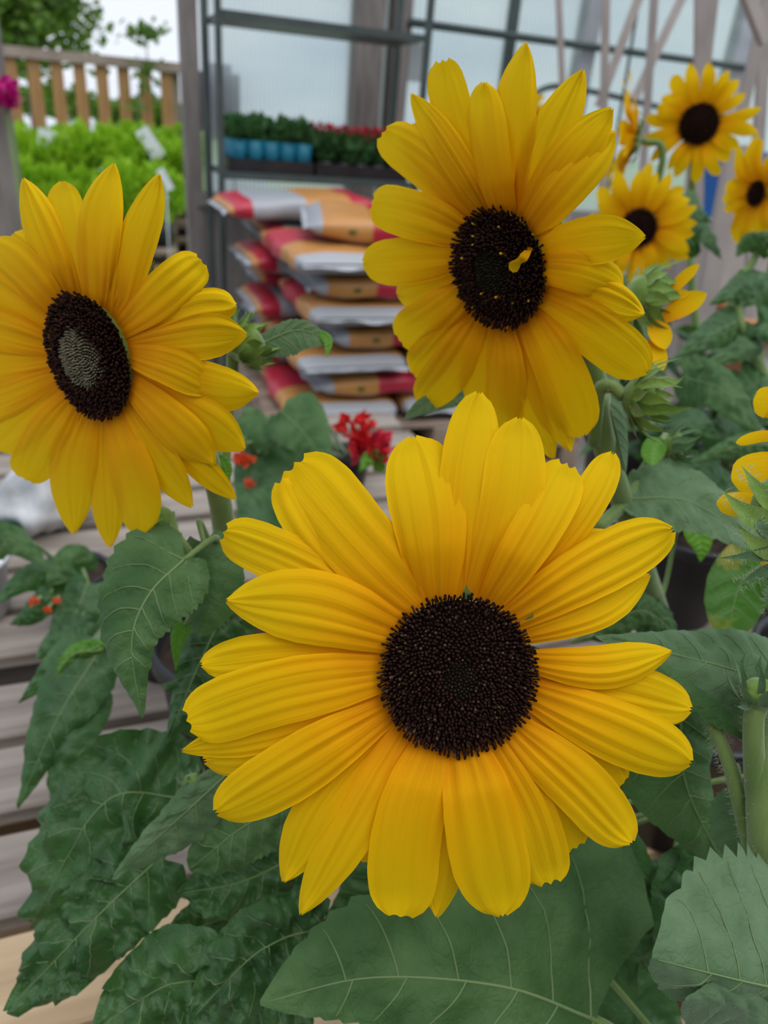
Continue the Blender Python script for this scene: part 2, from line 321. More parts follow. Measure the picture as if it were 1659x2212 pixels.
# ---- leaves
LPROF = [(0, .34), (.04, .66), (.10, .88), (.18, .985), (.26, 1), (.38, .94), (.52, .78), (.66, .57), (.78, .38), (.88, .215), (.95, .095), (1, .012)]
LROUND = [(0, .45), (.04, .70), (.10, .88), (.2, .98), (.35, 1), (.55, .96), (.7, .86), (.82, .68), (.91, .46), (.97, .25), (1, .06)]
LLONG = [(0, .22), (.06, .42), (.15, .68), (.28, .92), (.42, 1), (.56, .94), (.7, .76), (.82, .52), (.91, .30), (.97, .12), (1, .02)]
def leaf_core(M, Lv, Rv, root, m=LG, prof=LPROF, nu=56, nv=14, teeth=15, tooth=.055, cord=.10, relief=.0025, crink=.0, veins=True, seed=0, parent=None, nlat=6, vr=.00045, label=None, wavy=0.0, sweep=.24):
    sd = V((seed*3.7, seed*1.3, seed*2.1)); step = 1.0/teeth
    def nrm(t):
        d = M(t+.02)-M(t-.02); n = d.cross(Rv(t)-Lv(t)); return n.normalized() if n.length > 1e-12 else V((0, 0, 1))
    if (nrm(.4)).dot(CAM-M(.4)) < 0: flip = -1
    else: flip = 1
    sc = (Rv(.3)-Lv(.3)).length*.5; relief *= min(1, sc/.022)
    def fn(t, v, lift=0):
        av = abs(v); te = t - cord*(av**1.6)*((1-t)**2.5)
        wd = lerpt(prof, t)
        s = (t/step) % 1.0; wd *= 1 + (tooth*(s-.5)*(min(1, t*8)*min(1, (1-t)*6)) if av > .86 else 0)
        p = M(te) + (Rv(t) if v > 0 else Lv(t))*(av*wd)
        n = nrm(t)*flip
        ph = (t - sweep*av*lerpt(prof, t))*nlat
        rl = relief*(abs(math.sin(PI*ph))**.7)*min(1, av*3.5)*min(1, (1-av)*3+.25)*min(1, (1-t)*4)
        q = p*(1/ sc)*1.1 + sd
        rl += crink*(noise.noise(q*2.3) + .6*noise.noise(q*5.1))*min(1, av*3+.1)
        if wavy: rl += wavy*math.sin(t*17+seed*2+(1.3 if v > 0 else 0))*av**2.2
        return p + n*(rl+lift)
    mb = MB(); mb.grid(lambda a, b: fn(a, b*2-1), nu, nv)
    o = mb.build('leaf', m, root, parent, label=label)
    if veins:
        vb = MB(); k = 22
        vb.tube([fn(i/k*.97, 0, .0002) for i in range(k+1)], [vr*1.7*(1-.8*i/k) for i in range(k+1)], 5)
        for j in range(nlat):
            t0 = (j+.0)/nlat*.86
            for sg in (-1, 1):
                pts = []
                for i in range(13):
                    u = i/12*.88; tt = t0 + (u**1.15)*sweep*lerpt(prof, min(1, t0+.1))
                    if tt > .98: break
                    pts.append(fn(tt + (.02 if sg > 0 else 0)*(1-u), sg*u, .0002))
                if len(pts) > 2: vb.tube(pts, [vr*(1.15 if j == 0 else .8)*(1-.75*i/len(pts)) for i in range(len(pts))], 4, False)
        vb.build('veins', VEIN, root, o)
    return o
STEMS = {}
def pleaf(root, pts, wl, wr, dl=0.0, dr=0.0, attach=True, **k):
    """leaf traced by its midrib pixels (with distances); wl / wr half widths on the left / right hand, dl / dr how far those edges fall back"""
    cl = spline([V((p[0], p[1], p[2]*1000)) for p in pts])
    def M(t): c = cl(t); return P(c.x, c.y, c.z/1000)
    def perp(t):
        d = cl(t+.02)-cl(t-.02); l = math.hypot(d.x, d.y) or 1; return (RT*(-d.y/l) - UP*(d.x/l)), cl(t).z/1000/FPX
    def Rv(t): a, s = perp(t); return a*(wr*s) + FW*dr
    def Lv(t): a, s = perp(t); return a*(-wl*s) + FW*dl
    o = leaf_core(M, Lv, Rv, root, **k)
    if attach and root.name in STEMS:                      # leaf stalk back to the plant's stem
        b0 = M(0); cl2 = spline(STEMS[root.name]); best = min((cl2(q/40) for q in range(8, 39)), key=lambda p: (p - (b0 - ZZ*.035)).length)
        d0 = (M(0)-M(.06)).normalized(); g = (best-b0).length
        stem([M(.02), b0 + d0*g*.25 - ZZ*.004 + FW*.006, (b0+best)/2 - ZZ*.012 + FW*.010, best], .0014, .0022, root, name='petiole', n=7)
    return o
def wleaf(root, base, ang, length, width, rise=.3, droop=.5, fold=.25, **k):
    """free leaf: heads out at ang, rises then droops"""
    h = V((math.cos(ang), math.sin(ang), 0)); s = V((-h.y, h.x, 0))
    pts = [base, base + h*length*.5 + ZZ*length*.5*rise, base + h*length*.92 + ZZ*length*(rise*.5 - droop)]
    cl = spline(pts)
    return leaf_core(cl, lambda t: (s + ZZ*fold)*width*.5, lambda t: (-s + ZZ*fold)*width*.5, root, **k)
def pot(root, c, r=.085, h=.17, m=POT, soil=True):
    mb = MB(); mb.lathe([(.001, 0), (r*.74, 0), (r*.76, .004), (r*.96, h*.86), (r*1.03, h*.87), (r*1.05, h*.88), (r*1.06, h*.99), (r*1.04, h), (r*.98, h), (r*.95, h*.9), (r*.92, h*.8), (.001, h*.79)], c, ZZ, 32)
    o = mb.build('pot', m, root)
    if soil:
        sb = MB(); sb.lathe([(r*.94, h*.845), (r*.6, h*.87), (.001, h*.88)], c, ZZ, 20); sb.build('soil', SOIL, root, o)
    return o
def free_petal(O, n, e, r, L, wid, root, parent, lean=.15, curl=.2, seed=0):
    rr = random.Random(seed); s = n.cross(e)
    b = O + e*r*.8 - n*.002; p1 = O + e*(r+L*.5) + n*L*lean*.6; p2 = O + e*(r+L*rr.uniform(.9, 1.08)) + n*L*(lean-curl) + s*L*rr.uniform(-.12, .12)
    sheet('petal', PETAL, [b, p1, p2], s, wid, root, parent, rr.choice(['p', 'r', 'p']), 10, 6, rr.uniform(-.2, .25), wav=wid*.05)

MAINSTEM = {}
def main_stem(root, pts, r0, r1, **k): MAINSTEM[root.name] = [V(p) for p in pts]; return stem(pts, r0, r1, root, **k)
SLAB = .72      # top of the pallet stacks that carry the plants

# ================================================================== setting
def A_of(px, py, b): return PB(px, py, b).dot(E1)
def Z_of(px, py, b): return PB(px, py, b).z
def gbox(mb, a0, a1, b0, b1, z0, z1): mb.box(W((a0+a1)/2, (b0+b1)/2, (z0+z1)/2), abs(a1-a0)/2, abs(b1-b0)/2, abs(z1-z0)/2, E1, E2, ZZ)
def gpart(name, m, parent, *box, **k):
    mb = MB(); gbox(mb, *box); o = finish(name, mb.mesh(name), m, None, parent, smooth=False, **k); return o
def struct(name, m, *box):
    o = gpart(name, m, None, *box); o['kind'] = 'structure'; return o
WB = 4.2
struct('floor', CONC, -4, 9, -3, WB+.1, -.12, 0)
struct('ground', CONC, -14, .6, WB+.1, 30, -.12, 0)
struct('lawn', GRASS, .6, 40, WB+.1, 60, -.12, 0)
struct('light_block_wall', POSTG, -5, 9, -2.6, -2.5, 0, 3.0)  # unseen wall added behind the camera to cut front light on the flowers
def poly_material():
    m = bpy.data.materials.new('twin_wall_polycarbonate'); m.use_nodes = True; t = m.node_tree; b = t.nodes['Principled BSDF']
    tcn = t.nodes.new('ShaderNodeTexCoord'); wv = t.nodes.new('ShaderNodeTexWave'); wv.wave_type = 'BANDS'; wv.bands_direction = 'X'; wv.inputs['Scale'].default_value = 14; wv.inputs['Distortion'].default_value = 0
    t.links.new(tcn.outputs['Object'], wv.inputs['Vector'])
    mr = t.nodes.new('ShaderNodeMapRange'); mr.inputs['To Min'].default_value = .42; mr.inputs['To Max'].default_value = .66; t.links.new(wv.outputs['Fac'], mr.inputs['Value'])
    b.inputs['Base Color'].default_value = (.75, .80, .80, 1); b.inputs['Roughness'].default_value = .25
    tr = t.nodes.new('ShaderNodeBsdfTranslucent'); tr.inputs['Color'].default_value = (.93, .96, .95, 1)
    tp = t.nodes.new('ShaderNodeBsdfTransparent'); tp.inputs['Color'].default_value = (.95, .98, .98, 1)
    m1 = t.nodes.new('ShaderNodeMixShader'); m1.inputs[0].default_value = .90; t.links.new(b.outputs[0], m1.inputs[1]); t.links.new(tr.outputs[0], m1.inputs[2])
    m2 = t.nodes.new('ShaderNodeMixShader'); t.links.new(mr.outputs[0], m2.inputs[0]); t.links.new(m1.outputs[0], m2.inputs[1]); t.links.new(tp.outputs[0], m2.inputs[2])
    t.links.new(m2.outputs[0], t.nodes['Material Output'].inputs['Surface']); return m
POLY = poly_material()
# back wall: sill, posts, rails and plastic panels
aP2 = A_of(415, 250, WB); aQ = A_of(786, 150, WB); aR = A_of(850, 150, WB)
zs = Z_of(520, 418, WB)
wall = struct('wall_back', POSTG, aP2, 8.6, WB-.05, WB+.05, 0, zs-.06)
gpart('sill', mat('sill_grey', (.22, .205, .19), .7), wall, aP2, 8.6, WB-.08, WB+.06, zs-.06, zs)
gpart('door_jamb', POSTG, wall, aP2-.045, aP2+.035, WB-.06, WB+.05, 0, 3.0)
gpart('jamb_strip', STEELM, wall, aP2+.055, aP2+.075, WB-.03, WB+.0, zs, 3.0)
gpart('post', POSTG, wall, aQ-.075, aQ+.065, WB-.10, WB+.04, zs, 3.0)
gpart('post', POSTG, wall, aR-.045, aR+.045, WB-.10, WB+.04, zs, 3.0)
aM = [A_of(1102, 60, WB), A_of(1262, 70, WB), A_of(1590, 90, WB)]
gpart('mullion', RACKM, wall, aM[0]-.02, aM[0]+.02, WB-.05, WB+.02, zs, 3.0)
gpart('mullion', STEELM, wall, aM[1]-.045, aM[1]+.045, WB-.08, WB+.02, zs, 3.0)
gpart('mullion', STEELM, wall, aM[2]-.05, aM[2]+.05, WB-.08, WB+.02, zs, 3.0)
for k in range(4): gpart('mullion', STEELM, wall, aM[2]+1.05+k*1.1-.05, aM[2]+1.05+k*1.1+.05, WB-.08, WB+.02, zs, 3.0)
zr = Z_of(1240, 97, WB-.1)
mb = MB(); mb.tube([W(aR+.02, WB-.12, zr), W(8.5, WB-.12, zr)], .019, 10); mb.build('rail', RACKM, None, wall)
pts = [PB(1148, 215, WB-.14), PB(1168, 195, WB-.14), PB(1205, 186, WB-.14), PB(1260, 194, WB-.14), PB(1345, 212, WB-.14), PB(1500, 250, WB-.14)]
cl = spline(pts); mb = MB(); mb.tube([cl(i/24) for i in range(25)], .016, 8); mb.build('hoop_pipe', RACKM, None, wall)
edges = [aP2+.05, aQ, aR, aM[0], aM[1], aM[2]] + [aM[2]+1.05+k*1.1 for k in range(4)]
for a0, a1 in zip(edges, edges[1:]):
    mb = MB(); n = 1; gbox(mb, -(a1-a0)/2, (a1-a0)/2, 0, 0, 0, 0)
    mb = MB(); hw = (a1-a0)/2; mb.box(V((0, 0, 0)), hw, .005, (3.0-zs)/2)
    o = mb.build('panel', POLY, None, wall, smooth=False); o.location = W((a0+a1)/2, WB, (3.0+zs)/2); o.rotation_euler = (0, 0, YAW)
# door opening, near post on the left
b1 = 3.0; a0, a1 = A_of(-30, 320, b1), A_of(33, 320, b1)
p = struct('trim_1', POSTG, a0, a1, b1-.06, b1+.06, 0, 3.0)
gpart('corner_strip', STEELM, p, a0-.07, a0-.01, b1-.02, b1+.03, 0, 3.0)

# ---- pallets
PM = {}
def board_mesh(key, lx, ly, lz):
    if key in PM: return PM[key]
    bm = bmesh.new(); bmesh.ops.create_cube(bm, size=1)
    for v in bm.verts: v.co = V((v.co.x*lx, v.co.y*ly, v.co.z*lz))
    bmesh.ops.bevel(bm, geom=bm.edges[:], offset=.003, segments=1, affect='EDGES')
    me = bpy.data.meshes.new(key); bm.to_mesh(me); bm.free(); PM[key] = me; return me
def pallet(a, b, z, label, group, m, seed=0, la=1.2, lb=.8, nb=7, name='wooden_pallet', H=.144, mix=None):
    rr = random.Random(seed); t = thing(name, label, 'pallet', W(a, b, z), group, (0, 0, YAW))
    def piece(nm, key, dims, loc, mm):
        me = board_mesh(key+mm.name, *dims)
        if not me.materials: me.materials.append(mm)
        o = link(me, nm, t); o.location = loc; o.rotation_euler = (0, 0, rr.uniform(-.004, .004)); return o
    bw = lb/nb*.80
    for k in range(nb):
        y = -lb/2 + lb/nb*(k+.5)
        piece('deck_board', 'deck%g%g%d' % (la, lb, nb), (la, bw, .022), (rr.uniform(-.006, .006), y + rr.uniform(-.005, .005), H-.011), mix[k % len(mix)] if mix else m)
    for x in (-la/2+.05, 0, la/2-.05):
        piece('stringer', 'str%g%g' % (la, lb), (.075, lb, .078), (x, 0, H-.061), m)
    for y in (-lb/2+.05, 0, lb/2-.05):
        piece('bottom_board', 'bot%g%g' % (la, lb), (la, .095, .022), (0, y, .011), m)
    return t
GP = 'stacked pallets under the sunflowers'
for k in range(5):
    top = k == 4
    pallet(.06, .42, k*.144, 'pale pine pallet on top, carrying the front sunflower pots' if top else 'pale pine pallet in the stack under the front sunflower pots', GP, WOODN, k, mix=[WOODN, WOODN, WOODN, WOODN, WOODG, WOODG, WOODG] if top else None)
    pallet(.06, 1.25, k*.144, 'weathered grey pallet on top, behind the front sunflower pots' if top else 'weathered grey pallet in the stack behind the front sunflower pots', GP, WOODG, k+9)
    pallet(1.28, .70, k*.144, 'weathered pallet on top, carrying the distant sunflowers by the white struts' if top else 'weathered pallet in the stack under the distant sunflowers by the white struts', GP, WOODG, k+20, lb=1.1)
# ---- soil bags on their pallets
GB = 'pallets under the bagged soil'
for k in range(3): pallet(1.19, 2.84, k*.12, 'brown pallet at the foot of the stacked soil bags' if k < 2 else 'brown pallet directly under the lowest soil bags', GB, mat('pallet_brown', (.24, .175, .13), .8, (.36, .28, .22), 5), 40+k, la=1.3, lb=.86, H=.12)
def bag_material(nm, stops):
    m = bpy.data.materials.new(nm); m.use_nodes = True; t = m.node_tree; b = t.nodes['Principled BSDF']
    tcn = t.nodes.new('ShaderNodeTexCoord'); sp = t.nodes.new('ShaderNodeSeparateXYZ'); t.links.new(tcn.outputs['Object'], sp.inputs[0])
    r = t.nodes.new('ShaderNodeValToRGB'); r.color_ramp.interpolation = 'CONSTANT'; el = r.color_ramp.elements
    mr = t.nodes.new('ShaderNodeMapRange'); mr.inputs['From Min'].default_value = -.31; mr.inputs['From Max'].default_value = .31; t.links.new(sp.outputs['X'], mr.inputs['Value'])
    el[0].position = 0; el[0].color = (*stops[0][1], 1); el[1].position = stops[1][0]; el[1].color = (*stops[1][1], 1)
    for p_, c_ in stops[2:]: el.new(p_).color = (*c_, 1)
    t.links.new(mr.outputs[0], r.inputs['Fac'])
    n = t.nodes.new('ShaderNodeTexNoise'); n.inputs['Scale'].default_value = 9; n.inputs['Detail'].default_value = 4; t.links.new(tcn.outputs['Object'], n.inputs['Vector'])
    # underside film is unprinted
    lt = t.nodes.new('ShaderNodeMath'); lt.operation = 'LESS_THAN'; lt.inputs[1].default_value = -.030; t.links.new(sp.outputs['Z'], lt.inputs[0])
    mx = t.nodes.new('ShaderNodeMix'); mx.data_type = 'RGBA'; t.links.new(lt.outputs[0], mx.inputs[0]); t.links.new(r.outputs[0], mx.inputs[6]); mx.inputs[7].default_value = (.40, .41, .43, 1)
    # pale header band across the top face
    t.links.new(mx.outputs[2], b.inputs['Base Color']); b.inputs['Roughness'].default_value = .38
    bp = t.nodes.new('ShaderNodeBump'); bp.inputs['Strength'].default_value = .5; bp.inputs['Distance'].default_value = .01; t.links.new(n.outputs['Fac'], bp.inputs['Height']); t.links.new(bp.outputs['Normal'], b.inputs['Normal'])
    return m
BW_, BO_, BR_ = (.34, .355, .38), (.49, .225, .06), (.44, .020, .045)
BAGM = bag_material('printed_soil_bag_film', [(0, BW_), (.085, BO_), (.36, BR_), (.80, BO_), (.93, BW_)]); BAGM2 = bag_material('red_ended_bag_film', [(0, BO_), (.04, BR_), (.16, BW_), (.50, BO_), (.80, BR_)])
SEAM = mat('white_bag_seam', (.34, .36, .39), .4, (.46, .48, .51), 18, .5, 40)
BLX, BLY, BLZ = .62, .42, .088
def bag_mesh(seed):
    mb = MB(); sd = V((seed*5.1, 0, 0))
    def fn(u, v):
        a = v*2*PI; x = (u*2-1)
        ex = (1-abs(x)**5.5)**.5 if abs(x) < 1 else 0
        c, s = math.cos(a), math.sin(a)
        yy = math.copysign(abs(c)**.42, c); zz = math.copysign(abs(s)**.62, s)
        p = V((x*BLX*.5*(1-.03*abs(zz)), yy*BLY*.5*(.90+.10*ex), zz*BLZ*.5*(.12+.88*ex)))
        p += V((0, 1, 0))*noise.noise(p*8+sd)*.016 + V((0, 0, 1))*noise.noise(p*11+sd*2)*.010*ex
        p.z = max(-BLZ*.5, min(BLZ*.5, p.z)); return p
    mb.grid(fn, 22, 28, True); return mb.mesh('soil_bag_body')
def seam_mesh(seed):
    mb = MB(); sd = V((seed*3.3, 2, 0))
    def fn(u, v):
        y = (v*2-1)*BLY*.46; x = u*.024; return V((x, y, noise.noise(V((v*4, u, 0))+sd)*.016*u - .006*u))
    mb.grid(fn, 4, 40); return mb.mesh('bag_end_seam')
BAGS = [bag_mesh(i) for i in range(3)]; SEAMS = [seam_mesh(i) for i in range(3)]
BAGS2 = [bag_mesh(i+5) for i in range(2)]
for m_ in BAGS: m_.materials.append(BAGM); m_.shade_smooth()
for m_ in BAGS2: m_.materials.append(BAGM2); m_.shade_smooth()
for m_ in SEAMS: m_.materials.append(SEAM); m_.shade_smooth()
LOGO = None
def logo_mesh():
    mb = MB()
    for s in (-1, 0, 1):
        d = V((math.sin(s*.8), 0, math.cos(s*.8))); q = V((math.cos(s*.8), 0, -math.sin(s*.8)))
        mb.poly([V((0, 0, 0)), d*.012+q*.005, d*.024, d*.012-q*.005])
    me = mb.mesh('leaf_logo'); me.materials.append(mat('logo_green', (.05, .12, .02), .5)); return me
LOGO = logo_mesh()
def bag(a, b, z, yaw, label, group, i, logo=False, tilt=0.0, roll=0.0, red=False):
    t = thing('soil_bag', label, 'soil bag', W(a, b, z), group, (roll, tilt, YAW+yaw))
    link(BAGS2[i % 2] if red else BAGS[i % 3], 'bag_body', t)
    for sg in (0, 1):
        o = link(SEAMS[(i+sg) % 3], 'end_seam', t); o.location = ((1 if sg else -1)*(BLX*.5-.012), 0, 0); o.rotation_euler = (0, 0, 0 if sg else PI)
    if logo: o = link(LOGO, 'leaf_logo', t); o.location = (-.155, -BLY*.5*1.0-.004, -.008)
    return t
z = .36 + BLZ/2; A0, B0 = .62, 2.46; rb = random.Random(3); i = 0
NTH = ['lowest', 'second', 'third', 'topmost']; LE = 'orange and red printed soil bag side-on in the %s side-on layer, %s'; LO = 'pale-ended soil bag lying end-on in the %s end-on layer of the stack'
for lay in range(7):
    j = lambda s=.02: rb.uniform(-s, s)
    if lay % 2 == 0:
        off = [-.03, 0, .03, -.03][lay//2]
        for k in range(3): bag(A0+.21+k*.445+off+j(.01), B0+.27+j(.012), z, PI/2+j(.03), LO % NTH[lay//2], 'soil bags laid end-on', i); i += 1
        bag(A0+.30+j(), B0+.79, z, j(.05), 'soil bag at the back of an end-on layer of the stack', 'soil bags at the back', i, red=True); i += 1
    else:
        off = [.06, .11, .03][lay//2]
        bag(A0+.33+off, B0+.21+j(.01), z, j(.04), LE % (NTH[lay//2], 'at the open corner'), 'soil bags laid side-on', i, True); i += 1
        bag(A0+.98+off, B0+.21+j(.01), z, j(.04), LE % (NTH[lay//2], 'behind the tall sunflower'), 'soil bags laid side-on', i, True); i += 1
        bag(A0+.22+off*.3, B0+.65+j(.01), z, j(.05), 'soil bag with a red end at the back of the stack', 'soil bags at the back', i, red=True); i += 1
        bag(A0+.87, B0+.65, z, j(.05), 'soil bag at the back right of the stack', 'soil bags at the back', i); i += 1
    z += BLZ
bag(A0+.40, B0+.25, z+.006, -.22, 'topmost orange soil bag with a red band, lying askew on the stack', None, i, True, .03, .05); i += 1
bag(A0+.16, B0+.76, z+.012, .03, 'pale soil bag with a red end on top at the back of the stack', None, i, False, -.06, red=True); i += 1
bag(A0+.84, B0+.60, z+.010, .25, 'crumpled orange bag on top of the stack beside the grey post', None, i)

# ---- metal rack with plant trays
RB = 3.52; ra0, ra1 = A_of(470, 20, RB), A_of(925, 75, RB); zt = 1.70; zl = 1.115
rk = thing('shelving_rack', 'dark green metal shelving rack in front of the clear plastic wall', 'rack', W((ra0+ra1)/2, RB+.19, 0))
def rpart(name, *box): mb = MB(); gbox(mb, *box); return finish(name, mb.mesh(name, org(rk)), RACKM, rk, smooth=False)
for a in (ra0, ra1):
    for b in (RB, RB+.37): rpart('upright', a-.013, a+.013, b-.013, b+.013, 0, 2.1)
for zz in (zt, zl, .45): rpart('shelf', ra0+.016, ra1-.016, RB-.01, RB+.38, zz-.028, zz)
rpart('brace', ra0, ra1, RB+.36, RB+.372, 1.95, 1.98)
def leafcloud(name, m, n, rx, ry, rz, size, seed, zc=0.0, up=.5, parent=None, spike=0.0):
    rr = random.Random(seed); mb = MB()
    for i in range(n):
        while True:
            p = V((rr.uniform(-1, 1), rr.uniform(-1, 1), rr.uniform(-1, 1)))
            if .12 < p.length < 1: break
        if spike: p.z = p.z*(1+spike*rr.random()**4)
        d = V((p.x*.6+rr.uniform(-.6, .6), p.y*.6+rr.uniform(-.6, .6), up+rr.uniform(-.5, .7))).normalized(); s = d.orthogonal(); s.rotate(Matrix.Rotation(rr.uniform(0, 6.28), 3, d))
        c = V((p.x*rx, p.y*ry, zc+p.z*rz)); l = size*rr.uniform(.6, 1.3); wd = l*.28; nn = d.cross(s)
        mb.poly([c, c+d*l*.45+s*wd+nn*wd*.3, c+d*l, c+d*l*.45-s*wd+nn*wd*.3])
    me = mb.mesh(name); me.materials.append(m); return me
TW = (ra1-ra0-.06)
def tray(a0, a1, label):
    t = thing('plant_tray', label, 'tray', W((a0+a1)/2, RB+.18, zl), None, (0, 0, YAW)); L = a1-a0
    for nm, c, h in (('tray_floor', (0, 0, .006), (L/2, .15, .006)), ('tray_side', (0, -.147, .03), (L/2, .004, .024)), ('tray_side', (0, .147, .03), (L/2, .004, .024)), ('tray_side', (-L/2+.004, 0, .03), (.004, .142, .024)), ('tray_side', (L/2-.004, 0, .03), (.004, .142, .024))):
        mb = MB(); mb.box(V(c), *h); finish(nm, mb.mesh(nm), POT, t, smooth=False)
am = ra0 + .03 + (A_of(685, 330, RB)-ra0-.03)
tray(ra0+.035, am-.008, 'black plant tray of teal-wrapped pots on the lower shelf'); tray(am+.008, ra1-.03, 'black plant tray of red-flowered pots on the lower shelf')
def potmesh(r, h, m):
    mb = MB(); mb.lathe([(.001, 0), (r*.78, 0), (r, h), (r*.92, h), (r*.9, h*.85), (.001, h*.85)], n=14); me = mb.mesh('small_pot'); me.materials.append(m); me.shade_smooth(); return me
pmT, pmB = potmesh(.042, .115, TEAL), potmesh(.040, .05, POT)
fT = [leafcloud('foliage', GREEND, 70, .042, .042, .055, .045, s, .14, .9) for s in (1, 2, 3)]
fR = [leafcloud('foliage', GREEND, 110, .046, .046, .06, .045, s, .095, .6) for s in (4, 5, 6)]
fB = [leafcloud('blossom', CRIMS, 26, .042, .042, .022, .024, s, .17, .3) for s in (7, 8, 9)]
n1 = 5; n2 = 4; rr = random.Random(5)
for k in range(n1):
    for q in range(3):
        t = thing('potted_seedling', 'green seedling in a teal-wrapped pot on the lower shelf', 'potted plant', W(ra0+.085+(am-ra0-.13)*k/(n1-1), RB+.08+.10*q, zl+.012), 'teal-wrapped seedlings on the rack', (0, 0, rr.uniform(0, 6)))
        link(pmT, 'pot', t); link(fT[(k+q) % 3], 'foliage', t)
for k in range(n2+1):
    for q in range(3):
        t = thing('potted_red_flower', 'red-flowered bedding plant in a black pot on the lower shelf', 'potted plant', W(am+.062+(ra1-am-.14)*k/n2, RB+.08+.10*q, zl+.012), 'red-flowered pots on the rack', (0, 0, rr.uniform(0, 6)))
        link(pmB, 'pot', t); link(fR[(k+q) % 3], 'foliage', t); link(fB[(k*2+q) % 3], 'blossom', t)
# things seen on and through the wall
mb = MB(); c = PB(893, 135, WB-.02); mb.box(V((0, 0, 0)), .05, .003, .085); o = finish('wall_notice', mb.mesh('wall_notice'), NOTE, smooth=False); o.location = c - E2*.0; o.rotation_euler = (0, 0, YAW)
tag(o, 'grey sheet fixed to the clear plastic wall beside the grey post', 'notice')
def rounded_board(name, w_, h_, d_, m, loc, yaw, label, cat):
    bm = bmesh.new(); bmesh.ops.create_cube(bm, size=1)
    for v in bm.verts: v.co = V((v.co.x*w_, v.co.y*d_, v.co.z*h_))
    bmesh.ops.bevel(bm, geom=[e for e in bm.edges if abs(e.verts[0].co.y-e.verts[1].co.y) > 1e-6], offset=min(w_, h_)*.2, segments=4, affect='EDGES')
    me = bpy.data.meshes.new(name); bm.to_mesh(me); bm.free(); t = thing(name, label, cat, (loc.x, loc.y, 0), None, (0, 0, yaw))
    o = finish('board', me, m, t, smooth=False); o.location = (0, 0, loc.z)
    mb = MB(); mb.tube([V((-w_*.35, 0, 0)), V((-w_*.35, 0, loc.z))], .015, 8); mb.build('leg', m, None, t)
    mb = MB(); mb.tube([V((w_*.35, 0, 0)), V((w_*.35, 0, loc.z))], .015, 8); mb.build('leg', m, None, t)
rounded_board('outdoor_board', .20, .34, .05, PURP, PB(474, 222, WB+.10), YAW, 'purple-grey rounded board standing outside behind the plastic wall', 'board')
mb = MB(); mb.box(V((0, 0, 0)), .16, .12, .14); c = PB(515, 405, WB+.9); o = finish('storage_box', mb.mesh('storage_box'), CARD, smooth=False)
o.location = (c.x, c.y, .14); o.scale = (1, 1, (c.z+.12)/.28); o.location.z = (c.z+.12)/2; o.rotation_euler = (0, 0, YAW); tag(o, 'pale upright box outside behind the plastic wall below the shelf', 'box')

# ---- outside: fence, tree, hedge plants
FB = 9.0; fa0, fa1 = A_of(-80, 100, FB), A_of(398, 150, FB); ftz = 1.66
fc = thing('picket_fence', 'brown wooden picket fence with a top rail beyond the doorway', 'fence', W((fa0+fa1)/2, FB, 0), None, (0, 0, YAW)); FLn = fa1-fa0+.35
pk = board_mesh('picket', .115, .024, ftz-.1); pk.materials.append(WOODF)
n = 30
for k in range(n):
    o = link(pk, 'picket', fc); o.location = ((fa1-fa0)/2 + .02 - k*.206, 0, (ftz-.1)/2+.06)
mb = MB(); mb.box(V((-.1-2.1, 0, ftz)), FLn/2+2.1, .06, .045); finish('top_rail', mb.mesh('top_rail'), RAILW, fc, smooth=False)
mb = MB(); mb.box(V((-.1-2.1, .035, .55)), FLn/2+2.1, .02, .05); finish('lower_rail', mb.mesh('lower_rail'), RAILW, fc, smooth=False)
for x in (-4.6, -2.8, -.95, .9): mb = MB(); mb.box(V((x, .08, ftz/2)), .05, .05, ftz/2); finish('fence_post', mb.mesh('fence_post'), RAILW, fc, smooth=False)
# tree line on the horizon
for k, (px, b, s) in enumerate([(-120, 40, .7), (130, 52, .8), (330, 46, .7)]):
    c = PB(px, 230, b); t = thing('distant_tree', 'dark distant tree on the horizon beyond the fence', 'tree', (c.x, c.y, 0), 'trees on the horizon', (0, 0, k))
    if k == 0: dtm = leafcloud('crown', TREEL, 900, 3.4, 3.4, 1.15, .75, 77, 1.0, .2); mb = MB(); mb.tube([V((0, 0, 0)), V((0, 0, 1.2))], .2, 8); dtr = mb.mesh('trunk'); dtr.materials.append(BARK)
    link(dtm, 'crown', t); link(dtr, 'trunk', t); t.scale = (s, s, s*.8)
tb = 14.0; base = PB(62, 150, tb); tr_ = thing('birch_tree', 'green leafy tree rising behind the picket fence', 'tree', (base.x, base.y, 0))
mb = MB(); mb.tube([V((0, 0, 0)), V((.05, 0, 1.6)), V((.0, .05, 3.2)), V((-.05, 0, 5.0))], [.11, .085, .06, .02], 8); tk = mb.build('trunk', BARK, None, tr_)
mb = MB(); rr = random.Random(21); lf = MB()
for k in range(46):
    zz = rr.uniform(1.85, 4.6); a = rr.uniform(0, 6.28); L = rr.uniform(.4, 1.0)*(1.15 if zz > 2.4 else .9); p0 = V((0, 0, zz)); p1 = p0 + V((math.cos(a)*L*.6, math.sin(a)*L*.6, .25)); p2 = p0 + V((math.cos(a)*L, math.sin(a)*L, -.25))
    mb.tube([p0, p1, p2], [.018, .012, .004], 5)
    cl = spline([p0, p1, p2])
    for q in range(95):
        t = rr.uniform(.3, 1.05); c = cl(t) + V((rr.gauss(0, .13), rr.gauss(0, .13), rr.gauss(-.08, .16))); d = V((rr.uniform(-1, 1), rr.uniform(-1, 1), rr.uniform(-1, .3))).normalized(); s = d.orthogonal(); l = rr.uniform(.08, .15); s = s*l*.4
        lf.poly([c, c+d*l*.5+s, c+d*l, c+d*l*.5-s])
mb.build('branches', BARK, None, tr_); lf.build('crown', TREEL, None, tr_, kind='stuff')
